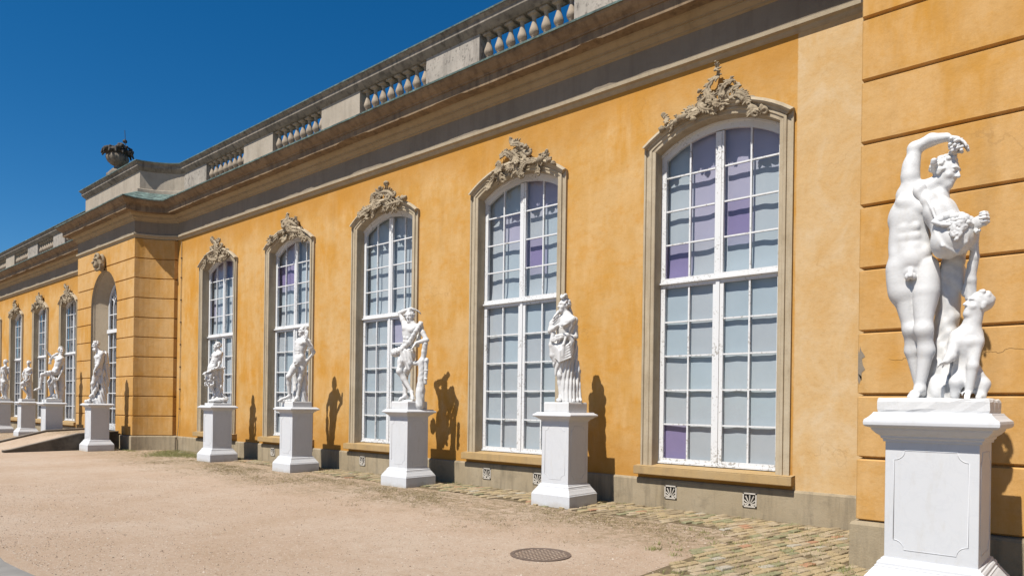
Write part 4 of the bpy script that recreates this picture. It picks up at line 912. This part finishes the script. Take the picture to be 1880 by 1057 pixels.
dr += [E(K(335, 520, -.04), (.165, .155, .13), None, .05)]+chain([K(345, 600, -.20), K(352, 500, -.21), K(370, 440, -.19)], (.028, .022), .02)
dr += chain([K(302, 205, -.05), K(284, 250, -.07), K(250, 310, -.07), K(238, 375, -.08)], (.028, .058), .03)+chain([K(398, 150, .07), K(408, 210, .07), K(428, 262, .06), K(452, 330, .05), K(457, 420, .04)], (.03, .055), .04)
for k in range(5): dr += chain([K(300-4*k, 215+30*k, -.10), K(262-3*k, 262+26*k, -.13), K(232, 320+14*k, -.10)], (.011, .010), .012)
p3 = sculpt('shawl', dr, HS)
statue(PED[1], 36.55, 'draped woman statue with a veil and wreath, hand to her chest', (.275, .275, 1.653, 1.815+.02), [('figure', p1), ('skirt', p2), ('shawl', p3)], 1.83)
# --- youth leaning on a trunk, arm over his head
K = SK(296, .0, 893.8, 1.832, .002459, .002476, .80); S = 1.10
Hd = K(292, 152, -.02)
fig = torso(K(272, 455), K(290, 285), K(305, 208), (-.62, -.78, 0), S, detail=True)+neckp(K(302, 205), Hd, S)+head(Hd, (-.45, -.86, -.10), (-.05, 0, 1), S, 'curls', 6, hr=.02)
fig += arm(K(250, 222, .02), K(203, 110, .03), K(300, 78, -.02), S)+hand(K(300, 78, -.02), (.8, 0, -.25), (0, -1, 0), (0, 0, -1), S*1.2, .3)
fig += arm(K(375, 240, .03), K(440, 362, .02), K(345, 388, -.12), S)+hand(K(345, 388, -.12), (-.5, -.2, -.8), (.2, -1, 0), (-.5, 0, -.5), S*1.1, .3)
fig += leg(K(238, 490), K(205, 632, -.14), K(316, 815, -.03), K(325, 878, -.16), S*.95)+leg(K(310, 495), K(252, 685, .02), K(262, 842, .02), K(205, 888, -.10), S*.95)
p1 = sculpt('figure', fig, HS)
dr = [E(K(168, 462, -.03), (.10, .10, .10), None, .05), E(K(215, 450, -.10), (.10, .08, .09), None, .05)]+chain([K(385, 222, -.04), K(350, 280, -.12), K(290, 380, -.16), K(220, 450, -.15)], (.04, .055), .03)
dr += chain([K(230, 450, -.14), K(225, 540, -.16), K(215, 590, -.15)], (.05, .03), .02)+chain([K(260, 460, -.15), K(265, 540, -.17), K(290, 612, -.15)], (.06, .035), .02)+chain([K(300, 460, -.10), K(300, 560, -.10), K(260, 630, -.10)], (.07, .05), .03)
dr += [E(K(275, 530, -.03), (.12, .12, .16), None, .05)]+chain([K(385, 215, 0), K(388, 250, .06), K(360, 400, .08)], (.05, .05), .03)
p2 = sculpt('drapery', dr, HS, folds(.008, 90, 6, .9, 1.2))
tr = chain([K(428, 395, .02), K(418, 460, .03), K(412, 540, .03)], (.062, .055), .02)+chain([K(405, 545, .02), K(400, 700, .02), K(392, 800, .0), K(388, 930, -.02)], [.085, .075, .095, .10], .03)+chain([K(400, 560, .0), K(320, 562, -.04)], (.055, .05), .03)
tr += chain([K(440, 535, -.04), K(432, 735, -.05)], (.045, .038), .01)
for y in (545, 625, 700): tr.append(E(K(437, y, -.05), (.052, .052, .014), None, .008))
tr += [E(K(300, 900, -.02), (.16, .14, .05), None, .04)]
p3 = sculpt('tree_trunk', tr, HS, bark(.004))
statue(PED[2], 49.43, 'youth statue with arm over his head leaning on a tree trunk with a quiver', (.275, .275, 1.653, 1.825), [('figure', p1), ('drapery', p2), ('tree_trunk', p3)], 1.82)
# --- nude youth, raised hand by his face
K = SK(333.7, .011, 920.7, 1.785, .002251, .002342); S = 1.10
Hd = K(388, 138, 0)
fig = torso(K(362, 455), K(368, 300), K(395, 215), (-.80, -.6, 0), S, detail=True)+neckp(K(395, 215), Hd, S)+head(Hd, (-.93, -.3, -.25), (.1, 0, 1), S, 'curls', 8, hr=.024)
fig += [E(K(440, 130+12*q, .02), (.03, .03, .03), None, .01) for q in range(6)]+[E(K(380+12*q, 88-6*math.sin(q), 0), (.03,)*3, None, .01) for q in range(5)]
fig += arm(K(452, 255, -.10), K(508, 368, -.24), K(422, 235, -.36), S)+hand(K(422, 235, -.36), (.05, -.1, 1), (1, -.3, 0), (-.4, .2, 0), S*1.15, .2)
fig += [C(K(505, 385, -.22), K(445, 458, -.10), .04, .035, .02), E(K(438, 464, -.08), (.05, .04, .05), None, .02)]+arm(K(345, 262, .16), K(322, 370, .27), K(315, 480, .27), S*.92)+hand(K(315, 480, .27), (0, 0, -1), (0, 1, 0), (1, 0, 0), S, .4)
fig += leg(K(330, 490), K(240, 642, -.08), K(250, 850, .0), K(128, 915, -.04), S*.97)+leg(K(395, 490), K(362, 668, -.01), K(338, 868, -.03), K(285, 918, -.12), S)
fig += [E(K(315+14*math.cos(q*1.3), 495+16*math.sin(q*1.7), -.14), (.028, .022, .026), None, .01) for q in range(9)]
p1 = sculpt('figure', fig, HS)
tr = chain([K(395, 520, .10), K(400, 700, .12), K(395, 920, .10)], (.09, .12), .04)+chain([K(312, 520, .25), K(308, 620, .24), K(318, 720, .20), K(308, 840, .14)], (.07, .05), .03)+chain([K(340, 900, 0), K(160, 915, -.03)], (.04, .03), .03)
p2 = sculpt('draped_support', tr, HS, folds(.006, 80, 8, .3))
statue(PED[3], 58.29, 'nude youth statue with one hand raised beside his face', (.275, .275, 1.653, 1.80), [('figure', p1), ('draped_support', p2)], 1.8)
# --- faun with goat legs
K = SK(357.6, -.018, 913, 1.714, .00207, .002235); S = 1.02
Hd = K(345, 152, 0); rr = random.Random(11)
fig = torso(K(285, 450), K(338, 305), K(362, 215), (-.85, -.5, 0), S, detail=True)+neckp(K(362, 215), Hd, S)+head(Hd, (-.88, -.3, -.38), (.15, 0, 1), S, 'curls', 3, hr=.022)
fig += arm(K(395, 245, -.03), K(388, 345, -.08), K(368, 420, -.17), S)+hand(K(368, 420, -.17), (-.5, -.3, -.6), (0, -1, .3), (-1, 0, 0), S, .7)+arm(K(330, 250, .08), K(280, 350, .12), K(250, 430, .06), S*.9)
fig += leg(K(255, 500), K(250, 640, -.06), K(320, 790, -.02), K(290, 862, -.10), S*.92)+leg(K(320, 500), K(365, 690, .02), K(425, 790, .02), K(500, 850, -.03), S*.9)
for q in range(150): fig.append(E(K(rr.uniform(190, 310), rr.uniform(500, 680), rr.uniform(-.16, .08))*V((1, 1, 1)), (.022, .022, .03), None, .015))
fig += [E(K(248, 560, -.02), (.115, .12, .15), None, .04), E(K(265, 630, -.02), (.09, .1, .10), None, .04), E(K(405, 690, -.08), (.035, .035, .06), None, .02)]
p1 = sculpt('figure', fig, HS)
ga = [E(K(180+270*t, 530-150*math.sin(t*1.9)*.62, -.17+.05*math.sin(t*9))+V([rr.uniform(-.025, .025) for _ in range(3)]), (.026,)*3, None, .008) for t in np.linspace(0, 1, 70)]
tr = chain([K(385, 470, .06), K(372, 600, .10), K(360, 840, .08)], (.11, .13), .04)+[E(K(390, 868, .0), (.22, .19, .085), None, .05), E(K(300, 880, -.06), (.13, .12, .05), None, .04)]
p2 = sculpt('rocky_support', tr, HS, bark(.006)); p3 = sculpt('garland', ga, HS)
statue(PED[4], 64.02, 'goat-legged faun statue carrying a garland, turned to the left', (.275, .275, 1.653, 1.725), [('figure', p1), ('rocky_support', p2), ('garland', p3)], 1.72)
# --- bearded man by the door
K = SK(269, -.031, 916.6, 1.641, .002266, .002625); S = 1.16
Hd = K(252, 138, 0)
fig = torso(K(298, 490), K(300, 320), K(300, 225), (-.92, -.4, 0), S*.98, detail=True)+neckp(K(298, 222), Hd, S*1.1)+head(Hd, (-.75, -.35, -.55), (-.2, 0, 1), S, 'curls', 5, True, hr=.022)
fig += arm(K(335, 245, -.10), K(290, 392, -.15), K(238, 480, -.18), S*1.12)+hand(K(238, 480, -.18), (-.2, -.1, -1), (0, -1, 0), (1, 0, 0), S*1.1, .8)
fig += leg(K(275, 520, -.05), K(222, 650, -.08), K(222, 830, -.05), K(140, 890, -.07), S*.95)+leg(K(310, 520, .05), K(275, 670, .03), K(255, 850, .06), K(190, 895, .05), S*.95)
p1 = sculpt('figure', fig, HS*1.1)
tr = chain([K(370, 240, .05), K(385, 400, .08), K(385, 600, .06), K(350, 760, .03), K(320, 900, .0)], [.10, .115, .13, .15, .19], .05)+chain([K(300, 560, -.05), K(265, 720, -.08), K(230, 790, -.08), K(190, 820, -.08)], (.07, .05), .03)
tr += chain([K(385, 250, -.04), K(395, 360, -.04)], (.05, .04), .03)+[E(K(155, 890, -.03), (.11, .12, .07), None, .04), E(K(270, 870, .0), (.16, .15, .10), None, .05)]+chain([K(350, 470, -.08), K(340, 640, -.10), K(370, 720, -.06)], (.05, .05), .03)
p2 = sculpt('draped_trunk', tr, HS*1.2, folds(.011, 62, 6, .5))
statue(PED[5], 71.94, 'bearded man statue leaning forward over a draped trunk right of the arched door', None, [('figure', p1), ('draped_trunk', p2)], 1.66)
# --- seated figure with raised arm and a small companion
K = SK(827, .039, 916.8, 1.761, .002147, .002558); S = 1.12
Hd = K(940, 150, 0)
fig = torso(K(868, 470), K(905, 330), K(930, 235), (-.93, -.35, 0), S, detail=True)+neckp(K(930, 235), Hd, S)+head(Hd, (.35, -.9, .15), (0, 0, 1), S, 'curls', 7, hr=.026)
fig += arm(K(965, 275, -.04), K(980, 420, -.05), K(915, 560, -.14), S)+hand(K(915, 560, -.14), (-.3, -.3, -.8), (0, -1, 0), (-1, 0, 0), S*1.1, .5)
fig += arm(K(870, 262, .05), K(795, 262, .10), K(728, 178, .10), S*.92)+hand(K(728, 178, .10), (-.5, 0, .6), (0, 1, 0), (-1, 0, 0), S*1.1, .5)
fig += leg(K(850, 500, -.06), K(655, 535, -.12), K(622, 735, -.10), K(535, 778, -.12), S)+leg(K(860, 510, .06), K(760, 640, .06), K(800, 850, .03), K(730, 905, .0), S*.95)
p1 = sculpt('figure', fig, HS*1.15)
dr = chain([K(905, 500, -.05), K(780, 495, -.12), K(700, 505, -.12)], (.085, .06), .04)+chain([K(800, 545, -.12), K(840, 600, -.16), K(900, 600, -.14)], (.06, .05), .03)+chain([K(840, 610, -.14), K(760, 690, -.10)], (.05, .03), .03)+chain([K(880, 200, .06), K(820, 240, .08), K(775, 290, .10), K(770, 350, .10)], (.05, .05), .03)
p2 = sculpt('drapery', dr, HS*1.2, folds(.008, 75, 6, 1.1))
sa = chain([K(850, 640, -.10), K(865, 720, -.12), K(880, 800, -.10), K(895, 890, -.12)], [.07, .06, .05, .035], .02)+chain([K(820, 650, 0), K(800, 780, .05), K(850, 890, .0)], [.09, .07, .05], .03)+[E(K(840, 850, -.02), (.07, .07, .08), None, .03)]
sa += chain([K(940, 540, .08), K(945, 720, .08), K(930, 920, .06)], (.13, .16), .05)+[E(K(800, 900, -.02), (.2, .14, .04), None, .03)]
p3 = sculpt('tree_stump_seat', sa, HS*1.3, bark(.004))
statue(PED[6], 74.62, 'seated statue with crossed leg and one arm raised, left of the arched door', (.275, .275, 1.653, 1.77), [('figure', p1), ('drapery', p2), ('tree_stump_seat', p3)], 1.77)
# --- small figure holding a lyre
K = SK(440, .064, 908, 1.774, .002573, .003116); S = .98
Hd = K(438, 352, 0)
fig = torso(K(400, 640), K(425, 495), K(440, 420), (-.93, -.35, 0), S)+neckp(K(440, 420), Hd, S)+head(Hd, (-.4, -.85, .1), (0, 0, 1), S, 'curls', 12, hr=.024)
fig += arm(K(475, 440, -.05), K(495, 500, -.08), K(430, 545, -.16), S*.95)+arm(K(390, 450, .05), K(350, 520, .05), K(370, 590, -.08), S*.9)
fig += leg(K(385, 660, -.05), K(352, 735, -.10), K(445, 850, -.04), K(400, 900, -.12), S*.9)+leg(K(415, 660, .05), K(430, 760, .06), K(470, 860, .06), K(420, 900, .05), S*.9)
p1 = sculpt('figure', fig, .0145)
dr = chain([K(450, 520, .06), K(455, 660, .08), K(465, 900, .06)], (.10, .13), .05)+chain([K(400, 640, -.06), K(350, 670, -.08), K(420, 690, -.08)], (.10, .07), .04)
p2 = sculpt('draped_support', dr, .015, folds(.008, 60, 6, .2))
ly = chain([K(352, 525, -.16), K(470, 525, -.16)], .02)+chain([K(352, 530, -.16), K(340, 600, -.16), K(390, 640, -.16), K(450, 600, -.16), K(465, 530, -.16)], .02)
p3 = sculpt('lyre', ly, .0135)
statue(PED[7], 76.06, 'small standing statue holding a lyre between the far windows beyond the ramp', (.275, .275, 1.653, 1.79), [('figure', p1), ('draped_support', p2), ('lyre', p3)], 1.79)
# --- figure with a strap across the back
K = SK(79.2, .107, 899, 1.789, .002748, .003382); S = 1.08
Hd = K(78, 335, 0)
fig = torso(K(60, 630), K(75, 470), K(82, 398), (-.6, .6, 0), S)+neckp(K(82, 398), Hd, S)+head(Hd, (-.7, .5, -.1), (0, 0, 1), S, 'curls', 14, hr=.024)
fig += arm(K(130, 425, -.06), K(140, 540, -.05), K(135, 610, -.10), S*.9)+arm(K(25, 430, .05), K(0, 540, .05), K(10, 620, 0), S*.9)
fig += leg(K(40, 650, -.04), K(32, 770, -.03), K(50, 860, .0), K(10, 890, -.10), S*.9)+leg(K(80, 650, .04), K(82, 770, .02), K(85, 860, .04), K(50, 890, -.04), S*.9)
p1 = sculpt('figure', fig, .0145)
dr = chain([K(80, 640, .0), K(105, 700, .02), K(85, 790, .03), K(95, 890, .03)], (.11, .09), .05)
p2 = sculpt('drapery', dr, .0145, folds(.007, 60, 6, .7)); p3 = sculpt('strap', chain([K(30, 410, -.10), K(70, 500, -.16), K(120, 620, -.13)], .022, .01), .0125)
statue(PED[8], 77.37, 'standing statue with a strap across its back at the left picture edge', (.275, .275, 1.653, 1.80), [('figure', p1), ('drapery', p2), ('strap', p3)], 1.8)

# ------------------------------------------------------------------ brick paving along the wall
def strip_edge(x):
    if x > -4.12: return None
    pts = [(-26, -.35), (-19, -.75), (-12.8, -1.05), (-9.2, -1.15), (-6.9, -1.40), (-5.6, -1.28), (-4.0, -1.30)]
    for (a, b), (c, d) in zip(pts, pts[1:]):
        if a <= x <= c: return b+(d-b)*(x-a)/(c-a)
    return -.3
def inside(x, y):
    j = .10*math.sin(x*5.1)+.06*math.sin(y*9+x*3)
    if x > -4.12:
        lim = -4.12+.0; xb = -3.55-.10*(y+1.3) if y < -1.3 else -9
        xb = np.interp(y, [-6.5, -4.2, -3.5, -1.75, -1.25], [-3.45, -3.62, -3.74, -3.92, -4.3])
        return x > xb+j*.6 and y > -6.5 and not (x > RX-.16 and y > RY-.14)
    e = strip_edge(x); return e is not None and y > e+j
pave = MB()
pave.grid([[(x, max(-6.4, (strip_edge(x) if x < -4.12 else (-6.3 if x > -3.75 else -1.3)))-.05, .003) for x in np.arange(-25.5, -.4, .12)], [(x, -.03, .003) for x in np.arange(-25.5, -.4, .12)]]); pave.f = [q for q in pave.f]
# keep the joint bed out of the right-hand bay
paving = obj('brick_paving', pave.mesh('brick_paving'), M['soil']); tag(paving, kind='structure')
rr = random.Random(21)
bm_ = []
for v in range(4):
    mb = MB(); lx, ly, hz = .104, .0465, .05
    j = lambda: rr.uniform(-.006, .006)
    mb.add([(-lx+j(), -ly+j(), 0), (lx+j(), -ly+j(), 0), (lx+j(), ly+j(), 0), (-lx+j(), ly+j(), 0), (-lx*.95+j(), -ly*.90, hz+j()*.4), (lx*.95+j(), -ly*.90, hz+j()*.4), (lx*.95+j(), ly*.9, hz+j()*.4), (-lx*.95+j(), ly*.9, hz+j()*.4),
            (-lx, -ly, hz-.010), (lx, -ly, hz-.010), (lx, ly, hz-.010), (-lx, ly, hz-.010)],
           [(4, 5, 6, 7), (8, 9, 5, 4), (9, 10, 6, 5), (10, 11, 7, 6), (11, 8, 4, 7), (0, 1, 9, 8), (1, 2, 10, 9), (2, 3, 11, 10), (3, 0, 8, 11)])
    bm_.append(mb)
bmes = []
for mb in bm_:
    for c in range(6):
        me = mb.mesh('brick'); me.materials.append(BR[c]); bmes.append(me)
spots = []
ang = R(79)
ca, sa_ = math.cos(ang), math.sin(ang)
for row in range(-400, 260):
    for q in range(-60, 60):
        u = q*.226+(row % 2)*.113; v = row*.1135
        x = -2+u*ca-v*sa_; y = u*sa_+v*ca
        if -25 < x < -.3 and -6.4 < y < -.13 and inside(x, y) and rr.random() > (.02 if inside(x-.2, y-.22) else .22): spots.append((x, y))
camp = Vector((0, -10.933))
spots.sort(key=lambda p: (Vector(p)-camp).length)
vis = [p for p in spots if p[0] < -1.75 or p[1] < -6]      # the rest hides behind the nearest pedestal
first = [p for p in spots if p[0] < -1.6 and p[1] > -4.75][:300]; fs = set(first)
wts = [9, 7, 5, .45, 2.6, .6]
rest = [MB() for _ in range(6)]
for p in spots:
    c = rr.choices(range(6), wts)[0]; v = rr.randrange(4); rz = ang+rr.uniform(-.035, .035); z = -.028+rr.uniform(-.009, .008)
    if p in fs:
        o = obj('brick', bmes[v*6+c], None, paving, (p[0], p[1], z), rz); o.rotation_euler = (rr.uniform(-.02, .02), rr.uniform(-.02, .02), rz)
    else:
        cs_, sn_ = math.cos(rz), math.sin(rz)
        rest[c].add([(p[0]+a*cs_-b*sn_, p[1]+a*sn_+b*cs_, z+h) for a, b, h in bm_[v].v], bm_[v].f)
allv = MB(); mats = []
for c in range(6):
    n0 = len(allv.f); allv.add(rest[c].v, rest[c].f); mats += [c]*(len(allv.f)-n0)
me = allv.mesh('farther_bricks')
for m in BR: me.materials.append(m)
me.polygons.foreach_set('material_index', mats)
fb = obj('farther_bricks', me, None, paving); fb['kind'] = 'stuff'

# ------------------------------------------------------------------ manhole cover
mh = obj('manhole_cover', None, None, None, (-5.08, -4.53, 0)); tag(mh, 'round rusty iron manhole cover with gridded top set in the gravel', 'manhole cover')
mb = MB(); n = 48
mb.grid([[(r*math.cos(2*math.pi*k/n), r*math.sin(2*math.pi*k/n), z) for k in range(n+1)] for r, z in ((.36, -.02), (.36, .012), (.315, .012), (.31, .004))]); obj('rim', mb.mesh('rim'), M['iron'], mh)
mb = MB(); rr = random.Random(3)
for i in range(-5, 6):
    for s in (0, 1):
        t = i*.056; L = math.sqrt(max(.305**2-t*t, 0))
        if L < .05: continue
        if s: mb.box(-L, L, t-.0085, t+.0085, -.01, .0068)
        else: mb.box(t-.0085, t+.0085, -L, L, -.01, .0074)
obj('grid_bars', mb.mesh('grid_bars'), M['iron'], mh)
mb = MB(); mb.add([(.31*math.cos(2*math.pi*k/n), .31*math.sin(2*math.pi*k/n), .0045) for k in range(n)], [tuple(range(n))]); obj('sandy_plate', mb.mesh('sandy_plate'), M['gravel'], mh)

# ------------------------------------------------------------------ weeds, dead grass, loose stones
def blades(name, pts, mat, hmin, hmax, wd, lean, label, cat):
    v = []; f = []; rr = random.Random(len(pts))
    for x, y in pts:
        t = rr.uniform(0, 6.28); h = rr.uniform(hmin, hmax); w_ = wd*rr.uniform(.6, 1.3); dx, dy = math.cos(t), math.sin(t); lx, ly = rr.gauss(0, lean)*h, rr.gauss(0, lean)*h
        n = len(v); v += [(x-dx*w_, y-dy*w_, 0), (x+dx*w_, y+dy*w_, 0), (x+lx*.5+dx*w_*.6, y+ly*.5+dy*w_*.6, h*.62), (x+lx*.5-dx*w_*.6, y+ly*.5-dy*w_*.6, h*.62), (x+lx, y+ly, h)]
        f += [(n, n+1, n+2, n+3), (n+3, n+2, n+4)]
    return tag(obj(name, mesh(name, v, f), mat), label, cat, kind='stuff')
rr = random.Random(4)
pts = []
while len(pts) < 9000:
    x = rr.uniform(-25.3, -20.5); y = rr.uniform(-2.3, -.1)
    if y > -.35-1.5*(1-abs((x+23.2)/2.6))+rr.gauss(0, .25) : pts.append((x, y))
pts += [(-26.3+rr.gauss(0, .5), -1.4+rr.gauss(0, .1)) for _ in range(300)]
for _ in range(40):      # tufts at wall and pedestal feet
    cx, cy = rr.choice([(-6.9, -.15), (-11.2, -.15), (-15.7, -.2), (-2.3, -2.75), (-2.25, -2.9), (-6.7, -.6), (-10.9, -.5), (-15.2, -.5), (-4.4, -3.0), (-4.3, -3.3), (-4.0, -2.3), (-4.15, -1.6)])
    cx += rr.gauss(0, .22); cy += rr.gauss(0, .12)
    pts += [(cx+rr.gauss(0, .035), cy+rr.gauss(0, .035)) for _ in range(22)]
for _ in range(260):     # green in the brick joints
    cx, cy = rr.uniform(-3.7, -1.9), rr.uniform(-4.4, -.4)
    if cx > -2.25 and cy > -2.5: continue
    pts += [(cx+rr.gauss(0, .03)+.0, cy+rr.gauss(0, .09)) for _ in range(9)]
for _ in range(150):
    cx = rr.uniform(-16, -3.4); cy = rr.uniform(-1.2, -.15); pts += [(cx+rr.gauss(0, .04), cy+rr.gauss(0, .08)) for _ in range(8)]
blades('green_weeds', pts, M['grass'], .02, .06, .004, .5, 'short green weeds by the concave corner and between the bricks', 'weeds')
pts = []
for _ in range(3200):
    x = -21+rr.random()**1.2*19; cx = -21+18.5*rr.random(); cy = -1.5-abs(rr.gauss(0, .95))
    if cy < -4.2 or (cx > -4 and cy > -3): continue
    if math.sin(cx*1.7)+math.sin(cy*3+cx)+rr.gauss(0, .8) < -.2: continue
    pts += [(cx+rr.gauss(0, .10), cy+rr.gauss(0, .06)) for _ in range(rr.randrange(5, 15))]
blades('dead_grass', pts, M['straw'], .008, .034, .0038, 1.5, 'thin dead grass scattered over the gravel before the pedestals', 'grass')
v = []; f = []; mi = []
for _ in range(30000):
    x = rr.uniform(-17, .5); y = -8.7+rr.random()**1.5*7.4
    s = rr.uniform(.0035, .009)*(2.0 if rr.random() < .02 else 1); n = len(v)
    v += [(x+s, y, .001), (x, y+s*rr.uniform(.7, 1.2), .001), (x-s, y, .001), (x, y-s, .001), (x+rr.uniform(-.3, .3)*s, y, s*rr.uniform(.6, 1.1))]
    f += [(n, n+1, n+4), (n+1, n+2, n+4), (n+2, n+3, n+4), (n+3, n, n+4)]; mi += [1 if rr.random() < .35 else 0]*4
pm = mesh('loose_pebbles', v, f); pm.materials.append(M['pebble']); pm.materials.append(M['pebble_dark']); pm.polygons.foreach_set('material_index', mi)
tag(obj('loose_pebbles', pm), 'small loose pebbles strewn over the gravel court', 'pebbles', kind='stuff')
